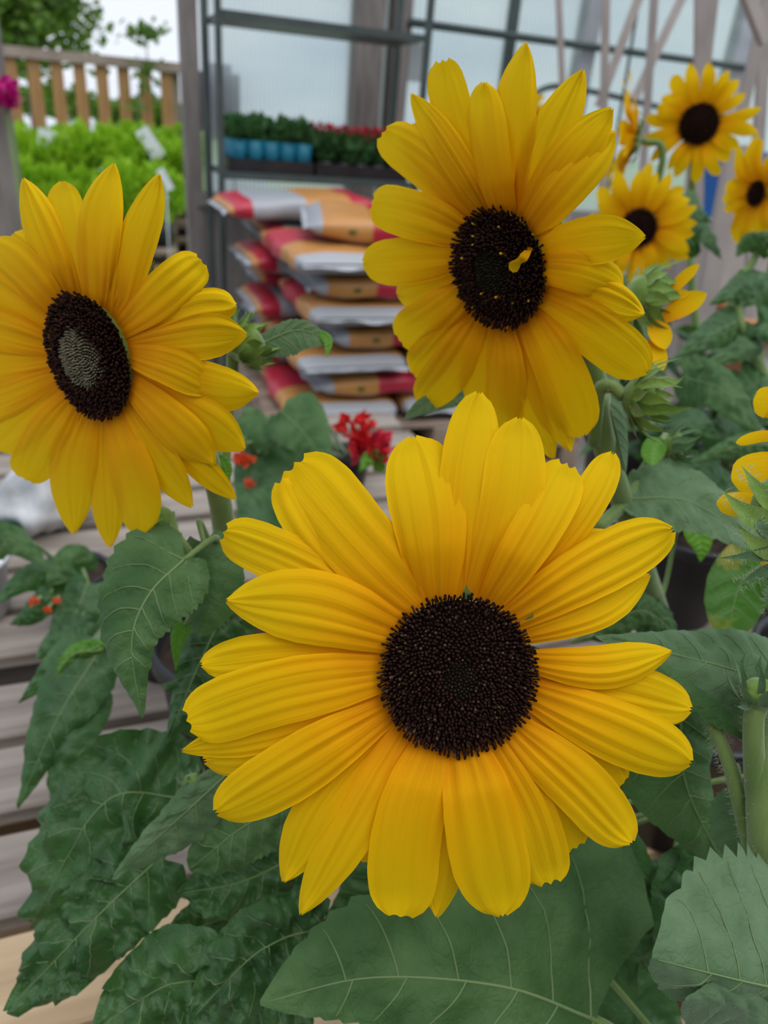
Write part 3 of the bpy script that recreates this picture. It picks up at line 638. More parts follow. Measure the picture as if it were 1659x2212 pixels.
# sapling in front of the fence
sb = 8.8; base = PB(300, 300, sb); sp_ = thing('sapling', 'thin leafy sapling standing against the picket fence', 'sapling', (base.x, base.y, 0)); O = V((base.x, base.y, 0))
ps = [O, PB(298, 250, sb), PB(318, 140, sb), PB(308, 62, sb)]; cl = spline(ps); mb = MB(); mb.tube([cl(i/20) for i in range(21)], [.014-.0005*i for i in range(21)], 6); mb.build('stem', STEM, sp_)
lf = MB(); rr = random.Random(4)
for k in range(150):
    t = rr.choice([rr.uniform(.92, 1.02), rr.uniform(.35, .75), rr.uniform(.92, 1.02)]); c = cl(t) + RT*rr.gauss(0, .10 if t > .9 else .06) + UP*rr.gauss(0, .035); d = V((rr.uniform(-1, 1), rr.uniform(-1, 1), rr.uniform(-1, .6))).normalized(); l = rr.uniform(.05, .09); s = d.orthogonal()*l*.3
    lf.poly([c, c+d*l*.5+s, c+d*l, c+d*l*.5-s])
lf.build('foliage', TREEL, sp_, kind='stuff')
# low sale tables made of pallets with bright green potted plants
GQ = 'pallets under the bright green plants'
BR = mat('pallet_brown', (0, 0, 0))
for q, (a, b, nz_) in enumerate([(-.15, 7.55, 4), (.55, 8.3, 4), (-1.25, 7.9, 4), (.86, 7.35, 4)]):
    for k in range(nz_): pallet(a, b, k*.144, ['pallet in the stack under the bright green plants beyond the doorway', 'pallet in the stack under the rear green plants by the fence', 'pallet in the far stack of green plants beyond the doorway', 'brown pallet in the bare stack beside the doorway post'][q], GQ, BR, 60+q*5+k, la=.95 if q < 3 else .55, lb=.66, nb=5)
gm = [leafcloud('foliage', GREENB, 330, .20, .20, .20, .085, s, .34, .8, spike=.3) for s in (31, 32, 33, 34)]
pg = potmesh(.11, .18, POT)
rr = random.Random(9); spots = []
for a in (-.52, -.28, -.04, .22):
    for b in (7.36, 7.72): spots.append((a, b))
for a in (.16, .42, .68, .92):
    for b in (8.12, 8.5): spots.append((a, b))
for a in (-1.55, -1.25, -.95):
    for b in (7.7, 8.1): spots.append((a, b))
for a in (-.55, -.27, .0, .27, .5): spots.append((a, 6.72))
for k in range(2): pallet(-.03, 6.72, k*.144, 'pallet in the low stack under the front row of bright green plants', GQ, BR, 95+k, la=1.3, lb=.50, nb=4)
for k, (a, b) in enumerate(spots):
    t = thing('potted_shrub', 'bright lime-green bushy plant in a black pot ' + ('on the pallets beyond the doorway' if k < 8 else 'right in front of the picket fence' if k < 16 else 'behind the near grey post' if k < 22 else 'in the low front row beyond the doorway'), 'potted plant', W(a+rr.uniform(-.03, .03), b, .576 if k < 22 else .288), 'bright green plants beyond the doorway', (0, 0, rr.uniform(0, 6)))
    s = rr.uniform(.80, 1.08)*(1.0 if k < 22 else 1.15); t.scale = (s*.9, s*.9, s*rr.uniform(.85, 1.05)); link(pg, 'pot', t); link(gm[k % 4], 'foliage', t)
def card(px, py, b, w_, h_, tilt, label, zb):
    c = PB(px, py, b); t = thing('price_card', label, 'sign', (c.x, c.y, zb), None, (0, 0, YAW))
    mb = MB(); mb.box(V((0, 0, c.z-zb)), w_/2, .004, h_/2, V((math.cos(tilt), 0, math.sin(tilt))), V((0, 1, 0)), V((-math.sin(tilt), 0, math.cos(tilt)))); finish('card', mb.mesh('card'), CARD, t, smooth=False)
    mb = MB(); mb.tube([V((0, .01, 0)), V((0, .01, c.z-zb))], .006, 6); mb.build('stake', CARD, None, t)
card(113, 305, 7.40, .22, .15, -.2, 'white price card among the bright green plants', .576)
card(325, 310, 8.0, .13, .28, .6, 'slanting white price card in front of the picket fence', .576)
card(240, 372, 7.00, .17, .12, .5, 'white price card at the front of the green plants', .288)
card(357, 388, 6.35, .06, .16, .5, 'small white card beside the bare pallet stack', .0)
# magenta blossom hanging by the near post
c = PB(8, 207, 2.86); t = thing('hanging_magenta_flower', 'magenta blossom on a thin stem in front of the near grey post', 'flower', (c.x, c.y, 0))
mb = MB(); mb.tube([V((0, 0, 0)), V((.01, 0, c.z*.6)), V((0, 0, c.z))], .006, 6); mb.build('stem', STEM, None, t)
me = leafcloud('blossom', MAG, 160, .036, .036, .042, .03, 50, c.z, .1); link(me, 'blossom', t)

# ---- pale struts and braces on the right
def beam(name, label, m, p0, p1, w_, d_=None, grp=None):
    ax = (p1-p0); L = ax.length; ax.normalize(); x = ax.cross(FW).normalized(); y = x.cross(ax).normalized()
    mb = MB(); mb.box(V((0, 0, 0)), w_/2, (d_ or w_)/2, L/2, x, y, ax); o = finish(name, mb.mesh(name), m, smooth=False); o.location = (p0+p1)/2
    tag(o, label, 'strut', grp); return o
def strut(x0, y0, x1, y1, b, wpx, label, m=PALEW, ext0=.8, zend=0.0, b2=None):
    p0, p1 = PB(x0, y0, b), PB(x1, y1, b2 or b); d = (p0-p1).normalized()
    if zend is not None and d.z > .05: p1 = p1 + d*((zend-p1.z)/d.z)
    wm = wpx*(p0-CAM).dot(FW)/FPX; return beam('strut', label, m, p0+d*ext0, p1, wm, wm*.6, 'pale struts on the right')
SL = 'pale upright strut in front of the clear plastic wall'; SX = 'pale slanting brace crossing the upright struts'
strut(1207, 0, 1214, 168, 3.3, 13, SL+' above the tall sunflower'); strut(1309, 0, 1306, 150, 2.9, 16, SL+', met by the first brace'); strut(1378, 0, 1293, 230, 2.98, 19, 'pale slanting brace above the edge-on sunflower', zend=None)
strut(1413, 0, 1396, 258, 2.6, 16, SL+', crossed by the second brace'); strut(1471, 0, 1370, 215, 2.68, 19, 'pale slanting brace ending behind the edge-on sunflower', zend=None)
strut(1514, 0, 1511, 175, 2.3, 24, SL+' above the round-disc sunflower'); strut(1538, 0, 1518, 175, 2.36, 24, 'pale leaning strut close beside an upright one above the round-disc sunflower')
strut(1377, 20, 1335, 272, 3.1, 6, 'thin dark rod among the pale struts', RACKM)
strut(1617, 0, 1652, 90, 1.95, 28, 'pale brace slanting down to the last upright strut', zend=None); strut(1638, 87, 1600, 250, 2.05, 24, 'pale brace slanting away below the last upright strut', zend=None); strut(1655, 40, 1632, 400, 2.12, 24, 'last pale upright strut, next to the blue bin')
strut(1590, 330, 1528, 640, 1.9, 42, 'broad pale leg leaning down behind the distant sunflowers', ext0=.02)
zb_ = Z_of(1612, 325, 2.7); c = PB(1612, 325, 2.7)
mb = MB(); mb.box(V((0, 0, (zb_-.26)/2)), .20, .16, (zb_-.26)/2); mb.box(V((0, -.165, (zb_-.26)/2)), .17, .006, (zb_-.26)/2-.06); o = finish('cupboard', mb.mesh('cupboard'), PALEW, smooth=False); o.location = (c.x, c.y, 0); o.rotation_euler = (0, 0, YAW); tag(o, 'pale cupboard under the blue crate behind the leaning leg', 'cupboard')
t = thing('blue_crate', 'blue plastic crate on the pale cupboard behind the leaning leg', 'crate', (c.x, c.y, zb_-.26), None, (0, 0, YAW))
for nm, cc, h in (('crate_side', (0, -.1, .13), (.12, .005, .13)), ('crate_side', (0, .1, .13), (.12, .005, .13)), ('crate_side', (-.12, 0, .13), (.005, .1, .13)), ('crate_side', (.12, 0, .13), (.005, .1, .13)), ('crate_floor', (0, 0, .005), (.115, .095, .005))): mb = MB(); mb.box(V(cc), *h); finish(nm, mb.mesh(nm), BLUE, t, smooth=False)
for px, py, lb_ in ((1572, 640, 'empty terracotta pot behind the dark leaves of the ragged sunflower'), (1625, 700, 'empty terracotta pot half hidden beneath the ragged sunflower')):
    c = PZ(px, py, SLAB+.16); t = thing('terracotta_pot', lb_, 'pot', (c.x, c.y, SLAB)); mb = MB(); r = .075
    mb.lathe([(.001, 0), (r*.7, 0), (r*.92, .125), (r*1.05, .125), (r*1.08, .16), (r*.98, .16), (r*.86, .12), (r*.66, .012), (.001, .012)], n=28); mb.build('pot', TERRA, None, t)

# ================================================================== sunflowers
def plant(name, label, foot, r=.085, h=.17, m=POT, cat='sunflower', group=None):
    t = thing(name, label, cat, foot, group); pot(t, V(foot), r, h, m); return t
def foot(a, b): return W(a, b, SLAB)
FA, FBp, FC, FD = foot(.245, .34), foot(.10, .62), foot(.53, .42), foot(.50, .17)

# ---- A: the large flower in front
pA = plant('sunflower', 'largest sunflower, broad yellow petals around a domed near-black disc, above the serrated leaves', FA)
HA = Head((990, 1456), .292, .5, .8, math.radians(13)); rA = .0292
hA = disc_head(HA.O, HA.n, rA, pA, dome=.34); florets(HA.O, HA.n, rA, pA, hA, 1500, .34, .22, mats=(FLO, FLK), hgt=.0027, seed=2, gold=.07, goldm=TAN)
PA = [  # base, middle, tip, width, layer (-front +back), tip
 (935, 1305, 926, 1105, 893, 940, 150, -.6, 'r'), (995, 1285, 1004, 1070, 1036, 845, 112, .5, 'r'), (1012, 1282, 1045, 1120, 1066, 953, 66, 1.3, 'p'),
 (1028, 1286, 1098, 1095, 1122, 900, 124, .2, 'r'), (1058, 1292, 1160, 1140, 1228, 1000, 105, -.9, 'b'), (1120, 1270, 1252, 1110, 1325, 975, 78, .9, 'r'),
 (1105, 1305, 1240, 1205, 1350, 1160, 80, 1.5, 'p'), (1105, 1328, 1275, 1232, 1457, 1142, 118, -.3, 'r'), (1140, 1362, 1285, 1318, 1405, 1240, 82, .5, 'p'),
 (1155, 1422, 1305, 1438, 1452, 1406, 88, -.2, 'p'), (1160, 1455, 1335, 1490, 1496, 1532, 110, 1.2, 'r'), (1156, 1500, 1322, 1572, 1495, 1650, 124, -.7, 'r'),
 (1140, 1540, 1245, 1618, 1346, 1695, 95, 1.4, 'b'), (1112, 1572, 1245, 1688, 1366, 1822, 118, -.5, 'r'), (1090, 1590, 1172, 1720, 1245, 1834, 105, 1.4, 'b'),
 (1060, 1600, 1142, 1758, 1188, 1912, 116, .3, 'b'), (1000, 1615, 1042, 1785, 1085, 1981, 158, -1.0, 'r'), (960, 1628, 956, 1815, 943, 1984, 98, 1.2, 'p'),
 (925, 1612, 882, 1770, 860, 1981, 142, -.5, 'b'), (890, 1600, 842, 1740, 796, 1868, 78, 1.5, 'b'), (862, 1590, 768, 1775, 649, 1978, 104, .1, 'p'),
 (840, 1570, 702, 1735, 612, 1907, 112, 1.0, 'p'), (825, 1540, 650, 1652, 464, 1758, 124, -.8, 'r'), (820, 1530, 625, 1610, 438, 1645, 92, 1.6, 'r'),
 (815, 1510, 602, 1575, 391, 1622, 84, .7, 'p'), (830, 1450, 618, 1487, 402, 1560, 134, -.4, 'b'), (842, 1400, 615, 1412, 432, 1436, 88, 1.3, 'r'),
 (870, 1368, 678, 1315, 487, 1297, 148, -.7, 'p'), (872, 1342, 655, 1228, 479, 1153, 106, .9, 'b'), (925, 1312, 765, 1155, 632, 1000, 158, -.2, 'b'),
 (882, 1332, 712, 1180, 612, 1030, 112, 1.2, 'b')]
for i, sp in enumerate(PA): traced_petal(HA, pA, hA, sp, i)
bract_ring(HA.O - HA.n*.015, HA.n, rA*.9, pA, hA, 18, .030, .014, 1.0, -.25, seed=4, back=.002)
for (x0, y0, x1, y1) in ((1010, 1300, 1007, 1262), (900, 1345, 893, 1322), (1138, 1352, 1152, 1324)):
    b_, t_ = HA.at(x0, y0, .004), HA.at(x1, y1, -.003); sheet('bract', BRACT, [b_, (b_+t_)/2, t_], RT, .0042, pA, hA, BPROF, 6, 4)
nk = HA.O - HA.n*.016
main_stem(pA, [nk, nk - HA.n*.035 - ZZ*.02, V((FA.x*.6+nk.x*.4, FA.y*.75+nk.y*.25+.01, 1.02)), FA + ZZ*.14], .0052, .0080, hair=260)
# ---- B: left flower
pB = plant('sunflower', 'sunflower turned aside with an olive patch in its dark disc, above the drooping heart-shaped leaf', FBp)
HB = Head((194, 772), .36, -.95, .22, math.radians(46)); rB = .0280
hB = disc_head(HB.O, HB.n, rB, pB, dome=.28); florets(HB.O, HB.n, rB, pB, hB, 1250, .28, .52, hgt=.0032, seed=5)
PBt = [(155, 640, 105, 520, 50, 383, 80, -.2, 'p'), (172, 635, 150, 512, 134, 390, 80, .5, 'r'), (218, 655, 216, 500, 246, 351, 88, -.4, 'p'), (240, 660, 255, 580, 262, 480, 70, .9, 'r'),
 (268, 680, 292, 530, 345, 374, 82, .4, 'p'), (272, 702, 362, 628, 438, 563, 92, -.2, 'b'), (288, 725, 415, 668, 512, 660, 72, .8, 'r'), (290, 744, 430, 728, 535, 722, 92, .3, 'p'),
 (292, 775, 440, 835, 560, 850, 98, .8, 'p'), (292, 760, 385, 800, 472, 848, 80, -.7, 'p'), (295, 822, 430, 905, 530, 972, 92, .9, 'p'), (290, 834, 382, 925, 465, 1004, 84, -.5, 'p'),
 (290, 845, 412, 985, 511, 1079, 58, 1.3, 'p'), (280, 884, 338, 985, 417, 1097, 74, .3, 'p'), (253, 904, 287, 1030, 308, 1156, 90, -.5, 'r'), (233, 908, 234, 1050, 239, 1185, 72, .7, 'p'),
 (196, 904, 160, 1005, 160, 1155, 96, .0, 'p'), (155, 876, 95, 950, 52, 1036, 96, -.4, 'b'), (128, 849, 55, 905, -10, 970, 84, .5, 'r'), (112, 820, 0, 862, -115, 900, 84, -.2, 'r'),
 (102, 780, -20, 792, -150, 810, 84, .4, 'r'), (102, 740, -20, 707, -150, 690, 88, -.3, 'r'), (108, 700, 0, 622, -110, 570, 98, .4, 'r'), (125, 668, 52, 590, -30, 525, 88, -.3, 'r'), (140, 652, 85, 570, 28, 504, 74, .6, 'r')]
for i, sp in enumerate(PBt): traced_petal(HB, pB, hB, sp, i+50, 26, 16)
bract_ring(HB.O - HB.n*.015, HB.n, rB*.9, pB, hB, 16, .030, .014, 1.0, -.25, seed=6, back=.002)
nk = HB.O - HB.n*.016
main_stem(pB, [nk, nk - HB.n*.03 - UP*.004, P(455, 1010, .43), P(484, 1140, .46), P(505, 1350, .52), FBp + ZZ*.14], .0052, .0085, hair=420, hl=.003)
# ---- C: upper right flower
pC = plant('sunflower', 'tall sunflower with upswept petals and one stray petal lying across its dark disc', FC)
HC = Head((1079, 582), .372, -.93, .36, math.radians(49)); rC = .0270
hC = disc_head(HC.O, HC.n, rC, pC, dome=.26); florets(HC.O, HC.n, rC, pC, hC, 1150, .26, .40, mats=(FLO, FLK), hgt=.0036, seed=8, gold=.012)
PC = [(1117, 468, 1110, 270, 1137, 90, 86, .5, 'p'), (1090, 458, 992, 275, 953, 128, 80, 1.0, 'b'), (1106, 472, 1062, 335, 1046, 175, 78, -.7, 'r'), (1072, 466, 975, 330, 888, 200, 70, -.5, 'p'),
 (1045, 460, 960, 355, 895, 262, 76, 1.3, 'r'), (1038, 468, 930, 362, 826, 284, 96, .1, 'b'), (1015, 500, 905, 465, 801, 438, 98, -.2, 'b'), (1025, 482, 965, 448, 905, 420, 52, 1.3, 'p'),
 (994, 548, 885, 562, 782, 570, 96, .2, 'r'), (994, 583, 920, 620, 857, 638, 70, .9, 'r'), (1002, 617, 930, 690, 863, 738, 92, -.1, 'b'), (1019, 663, 950, 750, 891, 810, 84, .5, 'r'),
 (1036, 689, 978, 790, 903, 875, 88, -.2, 'r'), (1055, 700, 1043, 815, 1050, 920, 76, .5, 'p'), (1085, 706, 1092, 840, 1085, 965, 84, -.3, 'r'), (1110, 710, 1140, 850, 1198, 992, 80, .6, 'p'),
 (1130, 700, 1184, 838, 1234, 976, 76, .9, 'p'), (1152, 688, 1212, 810, 1262, 944, 106, -.4, 'r'), (1164, 651, 1282, 718, 1402, 806, 110, .2, 'r'), (1168, 612, 1290, 640, 1393, 680, 90, .8, 'p'),
 (1168, 572, 1255, 590, 1345, 622, 88, -.5, 'r'), (1160, 532, 1280, 516, 1396, 512, 98, .2, 'p'), (1142, 502, 1240, 388, 1331, 282, 88, -.6, 'p'), (1134, 485, 1228, 348, 1325, 232, 94, .3, 'p'), (1128, 472, 1186, 310, 1260, 148, 92, .8, 'p')]
for i, sp in enumerate(PC): traced_petal(HC, pC, hC, sp, i+90, 26, 16)
pp = [HC.at(1146, 534, -.004), HC.at(1131, 556, -.013), HC.at(1112, 568, -.014), HC.at(1113, 588, -.013)]
sheet('petal', PETAL, pp, RT, .0058, pC, hC, [(0, .4), (.3, .75), (.6, 1), (.85, .9), (1, .3)], 12, 5, .2, label='stray short petal lying across the disc')
bract_ring(HC.O - HC.n*.015, HC.n, rC*.9, pC, hC, 16, .030, .014, 1.0, -.25, seed=9, back=.002)
nk = HC.O - HC.n*.016
main_stem(pC, [nk, nk - HC.n*.035 - UP*.01, P(1290, 830, .45), P(1320, 1010, .47), FC + ZZ*.14], .0052, .0085, hair=300)
# ---- D: flower seen from behind at the right
pD = plant('sunflower', 'sunflower seen from behind with hairy green bracts, next to the shaggy bud', FD)
HD = Head((1735, 1075), .335, .9, -.3, math.radians(60)); 
backn = (FW*.75 + RT*.15 + UP*.1).normalized(); OD = P(1712, 1100, .335)
hD = disc_head(OD, backn, .018, pD); hD.data.materials[0] = BRACT
for (bx, by, mx, my, tx, ty, wd) in ((1700, 900, 1670, 872, 1627, 866, 70), (1720, 950, 1650, 942, 1590, 957, 26), (1730, 1035, 1660, 1020, 1580, 1035, 92), (1700, 1120, 1630, 1095, 1548, 1086, 58), (1720, 1185, 1690, 1200, 1640, 1212, 50)):
    sheet('petal', PETAL, [P(bx, by, .347), P(mx, my, .35), P(tx, ty, .352)], UP, wd*.345/FPX, pD, hD, 'r', 14, 8, .12)
for (bx, by, mx, my, tx, ty, wd) in ((1700, 1120, 1640, 1060, 1602, 1006, 34), (1700, 1150, 1615, 1110, 1559, 1060, 44), (1700, 1170, 1645, 1140, 1618, 1090, 24), (1700, 1190, 1640, 1180, 1590, 1130, 40), (1690, 1190, 1630, 1200, 1549, 1206, 26), (1690, 1220, 1640, 1240, 1591, 1266, 24), (1680, 1230, 1665, 1290, 1660, 1330, 26)):
    ps = [P(bx, by, .328), P(mx, my, .325), P(tx, ty, .328)]
    o = sheet('bract', BRACT if wd > 28 else LP, ps, UP*.6+RT*.6 if abs(ty-by) > 60 else UP, wd*1.25*.33/FPX, pD, hD, BPROF, 14, 6, -.2); hairs(ps, .0022, pD, o, 150, .0032, int(bx+ty))
main_stem(pD, [OD - backn*.016, OD - backn*.045 - UP*.01, P(1700, 1400, .345), P(1672, 1900, .36), FD + ZZ*.14], .0055, .0085, hair=420, hl=.003)

# ---- buds
def bud(root, c, axis, r, N=16, L=None, seed=0, m=BRACT, stempts=None, sr=.0035, wid=None, petals=(), d=.4):
    L = L or r*1.5; mb = MB(); axis = axis.normalized()
    mb.lathe([(.0003, -r*.72), (r*.4, -r*.66), (r*.78, -r*.40), (r*.95, 0), (r*.86, r*.42), (r*.55, r*.72), (.0003, r*.82)], c, axis, 20)
    o = mb.build('bud', BRACT, root)
    bract_ring(c + axis*r*.05, axis, r*1.0, root, o, N, L*1.3, wid or r*.50, .45, .35, m, r*.3, seed)
    bract_ring(c + axis*r*.25, axis, r*.85, root, o, max(6, N-5), L*1.25, wid or r*.45, .2, .1, m, r*.1, seed+1)
    bract_ring(c - axis*r*.25, axis, r*.95, root, o, max(6, N-6), L*.8, wid or r*.5, .75, .1, m, r*.1, seed+2)
    hairs([c-axis*r*.6, c, c+axis*r*.5], r*.95, root, o, 260, r*.3, seed)
    for (bx, by, tx, ty, wd) in petals:
        b_, t_ = P(bx, by, d), P(tx, ty, d-.005); sheet('petal', PETAL, [b_, (b_+t_)/2+UP*.001, t_], (t_-b_).cross(FW).normalized(), wd*d/FPX, root, o, 'p', 10, 6, .15)
    if stempts: stem([c-axis*r*.65]+stempts, sr, sr*1.2, root, hair=160)
    return o
def ax2(dx, dy, dz=0.0): return (RT*dx - UP*dy + FW*dz).normalized()
bud(pC, P(1382, 860, .42), ax2(1, .12, -.15), .0135, 16, .024, 3, stempts=[P(1320, 835, .425), P(1292, 850, .43), P(1285, 960, .45)])
bud(pC, P(1455, 962, .50), ax2(1, -.1, -.1), .0095, 12, .017, 5, m=LP, stempts=[P(1405, 1010, .50), P(1350, 1085, .49), P(1290, 1140, .48)])
bud(pC, P(1392, 640, .47), ax2(1, .1, .25), .0155, 14, .020, 7, d=.465, petals=((1440, 640, 1511, 570, 26), (1430, 690, 1527, 634, 46), (1410, 690, 1438, 755, 50), (1405, 735, 1432, 800, 40), (1440, 650, 1490, 632, 22)), stempts=[P(1350, 660, .48), P(1330, 760, .48), P(1320, 900, .48)])
bud(pB, P(527, 745, .43), ax2(.55, -.35, -.2), .0135, 15, .020, 11, stempts=[P(500, 830, .44), P(486, 960, .45), P(484, 1100, .455)])
bud(pB, P(352, 1118, .40), ax2(-.5, .4, .1), .0075, 10, .012, 13, stempts=[P(375, 1150, .40), P(412, 1205, .41), P(480, 1330, .48)], sr=.0028)
bud(pD, P(1640, 1500, .335), ax2(-.1, -1, -.25), .0085, 12, .020, 17, m=LP, stempts=[P(1628, 1560, .337), P(1632, 1700, .345), P(1652, 1890, .355)], sr=.0042)
bud(pA, P(415, 1690, .44), ax2(-.2, -.9, 0), .006, 8, .010, 19, m=LP, stempts=[P(430, 1760, .45), P(520, 1900, .47)], sr=.002)
# petiole at the right
stem([P(1538, 1558, .352), P(1578, 1660, .352), P(1612, 1790, .355), P(1650, 1930, .36)], .0030, .0045, pD, name='petiole', hair=420, hl=.003)

# ---- leaves traced near the lens
for pl in (pA, pB, pC, pD):
    STEMS[pl.name] = MAINSTEM[pl.name]
pleaf(pA, [(1288, 2204, .375), (1085, 2131, .365), (800, 2112, .36), (562, 2168, .35)], 210, 335, -.02, .055, m=LG, prof=[(0, .55), (.04, .80), (.10, .95), (.17, 1), (.26, .93), (.38, .74), (.52, .55), (.66, .42), (.78, .31), (.88, .20), (.95, .10), (1, .015)], cord=.17, relief=.0042, crink=.0050, nlat=6, seed=1, nu=90, nv=22, teeth=18, tooth=.12, sweep=.30, vr=.0006, label='broad serrated leaf with pale raised veins below the large flower')
stem([P(1288, 2204, .376), P(1330, 2240, .385), P(1300, 2330, .42)], .0026, .003, pA, name='petiole')
pleaf(pD, [(1760, 2150, .325), (1610, 2120, .312), (1408, 2070, .305)], 150, 235, .02, .03, m=LP, prof=LROUND, cord=.12, relief=.0028, crink=.0032, nlat=5, seed=2, nu=64, nv=20, teeth=13, tooth=.16, sweep=.30, label='large pale serrated leaf with a rounded outline')
pleaf(pD, [(1700, 2330, .33), (1600, 2190, .318), (1480, 2160, .31)], 150, 60, .02, .0, m=LP, prof=LROUND, cord=.12, relief=.002, crink=.001, nlat=5, seed=22, veins=False)
pleaf(pA, [(1470, 1500, .40), (1480, 1690, .40), (1572, 1888, .42)], 110, 160, .02, .01, m=LG, relief=.003, crink=.002, seed=3, cord=.05)
pleaf(pD, [(1720, 1500, .365), (1560, 1440, .36), (1285, 1375, .375)], 105, 92, -.01, .02, m=LP, relief=.0028, crink=.0025, seed=4, nlat=6)
pleaf(pD, [(1425, 1438, .352), (1530, 1530, .347), (1645, 1612, .345)], 24, 26, .004, .0, attach=False, m=LG, prof=LLONG, relief=.0008, veins=False, seed=5, cord=0, teeth=9, tooth=.25)
pleaf(pD, [(1600, 1700, .365), (1585, 1790, .37), (1600, 1900, .375)], 18, 38, 0, .01, m=LP, prof=LLONG, seed=6, veins=False, cord=0, tooth=.2)
pleaf(pC, [(1335, 1078, .49), (1490, 1085, .48), (1650, 1190, .47)], 82, 70, .015, -.01, m=LP, prof=LLONG, relief=.002, crink=.003, seed=7, cord=.03, nlat=5, teeth=11, tooth=.10)
pleaf(pC, [(1300, 815, .45), (1325, 910, .45), (1352, 1020, .455)], 40, 46, .01, .005, m=LP, prof=LLONG, relief=.001, seed=8, cord=.02)
pleaf(pC, [(1430, 950, .48), (1415, 975, .475), (1408, 1005, .47)], 26, 26, .005, .005, m=LB, prof=LROUND, veins=False, seed=9, cord=0)
pleaf(pC, [(1030, 850, .46), (930, 870, .455), (872, 905, .45)], 22, 20, 0, 0, m=LP, prof=LLONG, veins=False, seed=10)
pleaf(pC, [(1290, 1360, .56), (1390, 1320, .55), (1475, 1385, .54)], 50, 40, .01, 0, m=LG, seed=11, relief=.003, crink=.003)
pleaf(pC, [(1380, 1330, .58), (1430, 1345, .56), (1470, 1400, .55)], 46, 46, .01, 0, m=LD, seed=12, relief=.003, crink=.003)
pleaf(pD, [(1690, 1190, .56), (1600, 1260, .55), (1570, 1392, .54)], 110, 75, .02, .0, m=LY, prof=LROUND, seed=13, relief=.002, cord=.08, tooth=.02)
pleaf(pC, [(1500, 1130, .58), (1515, 1175, .58), (1513, 1215, .58)], 30, 30, 0, 0, m=LB, veins=False, seed=14)
# left side, plant B
pleaf(pB, [(402, 1205, .385), (322, 1285, .372), (285, 1390, .365), (308, 1552, .365)], 100, 135, .0, .012, m=LG, relief=.0036, crink=.0022, seed=15, cord=.08, nlat=6, nu=64, teeth=16, tooth=.11, sweep=.28, vr=.00045, label='drooping heart-shaped leaf below the flower with the olive patch')
pleaf(pB, [(440, 1170, .405), (462, 1265, .40), (428, 1376, .395)], 60, 66, .01, .01, m=LG, relief=.002, seed=16, veins=False, prof=LROUND)
pleaf(pB, [(470, 1350, .47), (415, 1470, .46), (360, 1610, .45)], 80, 60, .01, .01, m=LD, relief=.003, crink=.006, seed=17)
pleaf(pB, [(400, 1350, .44), (385, 1385, .44), (380, 1450, .44)], 18, 22, 0, 0, m=LB, veins=False, seed=18)
pleaf(pB, [(520, 1330, .50), (440, 1420, .49), (380, 1440, .49)], 50, 50, .01, .01, m=LG, seed=19, relief=.002, crink=.004)
pleaf(pB, [(470, 1580, .48), (440, 1500, .48), (350, 1480, .47)], 90, 60, .01, .01, m=LD, seed=20, relief=.003, crink=.006)
pleaf(pB, [(545, 752, .435), (640, 714, .43), (716, 738, .427)], 26, 52, .0, .0, attach=False, m=LP, prof=LLONG, seed=21, relief=.001, cord=.02, tooth=.12)
pleaf(pB, [(690, 716, .428), (710, 735, .425), (706, 772, .424)], 9, 13, 0, 0, attach=False, m=LB, veins=False, seed=23, prof=LLONG)
pleaf(pB, [(478, 985, .43), (490, 1010, .43), (496, 1036, .43)], 12, 12, 0, 0, m=LB, veins=False, seed=24, prof=LLONG)
# lower left, plant A
pleaf(pA, [(392, 1722, .47), (225, 1735, .455), (60, 2010, .46)], 120, 118, .0, .02, m=LD, prof=LROUND, relief=.004, crink=.014, seed=25, wavy=.004, cord=.12, nlat=7)
pleaf(pA, [(352, 1846, .45), (205, 1985, .435), (18, 2182, .43)], 105, 90, .0, .01, m=LD, prof=LROUND, relief=.004, crink=.014, seed=26, wavy=.004, nlat=7, cord=.06)
pleaf(pA, [(545, 1620, .42), (400, 1755, .41), (243, 1895, .405)], 82, 42, .015, .0, m=LP, prof=LLONG, relief=.002, crink=.003, seed=27, cord=.02)
pleaf(pA, [(650, 1720, .425), (520, 1790, .42), (408, 1880, .42)], 80, 70, .0, .01, m=LG, prof=LROUND, relief=.003, crink=.004, seed=28, tooth=.1)
pleaf(pA, [(640, 1850, .44), (520, 1905, .44), (385, 1930, .44)], 80, 55, .0, .01, m=LD, prof=LROUND, relief=.003, crink=.007, seed=29, wavy=.004)
pleaf(pA, [(560, 1960, .46), (440, 2000, .455), (325, 2060, .45)], 55, 50, .0, .01, m=LD, prof=LLONG, relief=.003, crink=.006, seed=30)
pleaf(pA, [(620, 2190, .42), (400, 2120, .41), (200, 2225, .40)], 120, 105, .0, .01, m=LD, prof=LROUND, relief=.004, crink=.016, seed=31, wavy=.005)
pleaf(pA, [(700, 2000, .42), (560, 2055, .405), (415, 2200, .395)], 120, 85, .0, .01, m=LD, prof=LROUND, relief=.004, crink=.016, seed=32, wavy=.005)
pleaf(pA, [(640, 2250, .41), (520, 2230, .40), (400, 2320, .40)], 120, 105, .0, .01, m=LD, prof=LROUND, relief=.004, crink=.010, seed=33, wavy=.005)
pleaf(pA, [(560, 1560, .46), (600, 1700, .46), (680, 1850, .46)], 110, 110, .0, .0, m=LG, relief=.003, crink=.004, seed=34)
pleaf(pA, [(900, 1850, .47), (800, 1950, .46), (650, 2080, .45)], 140, 100, .0, .0, m=LD, relief=.003, crink=.004, seed=35)
pleaf(pA, [(1200, 1780, .48), (1330, 1900, .47), (1400, 2100, .47)], 110, 110, .0, .0, m=LD, relief=.003, crink=.004, seed=36)
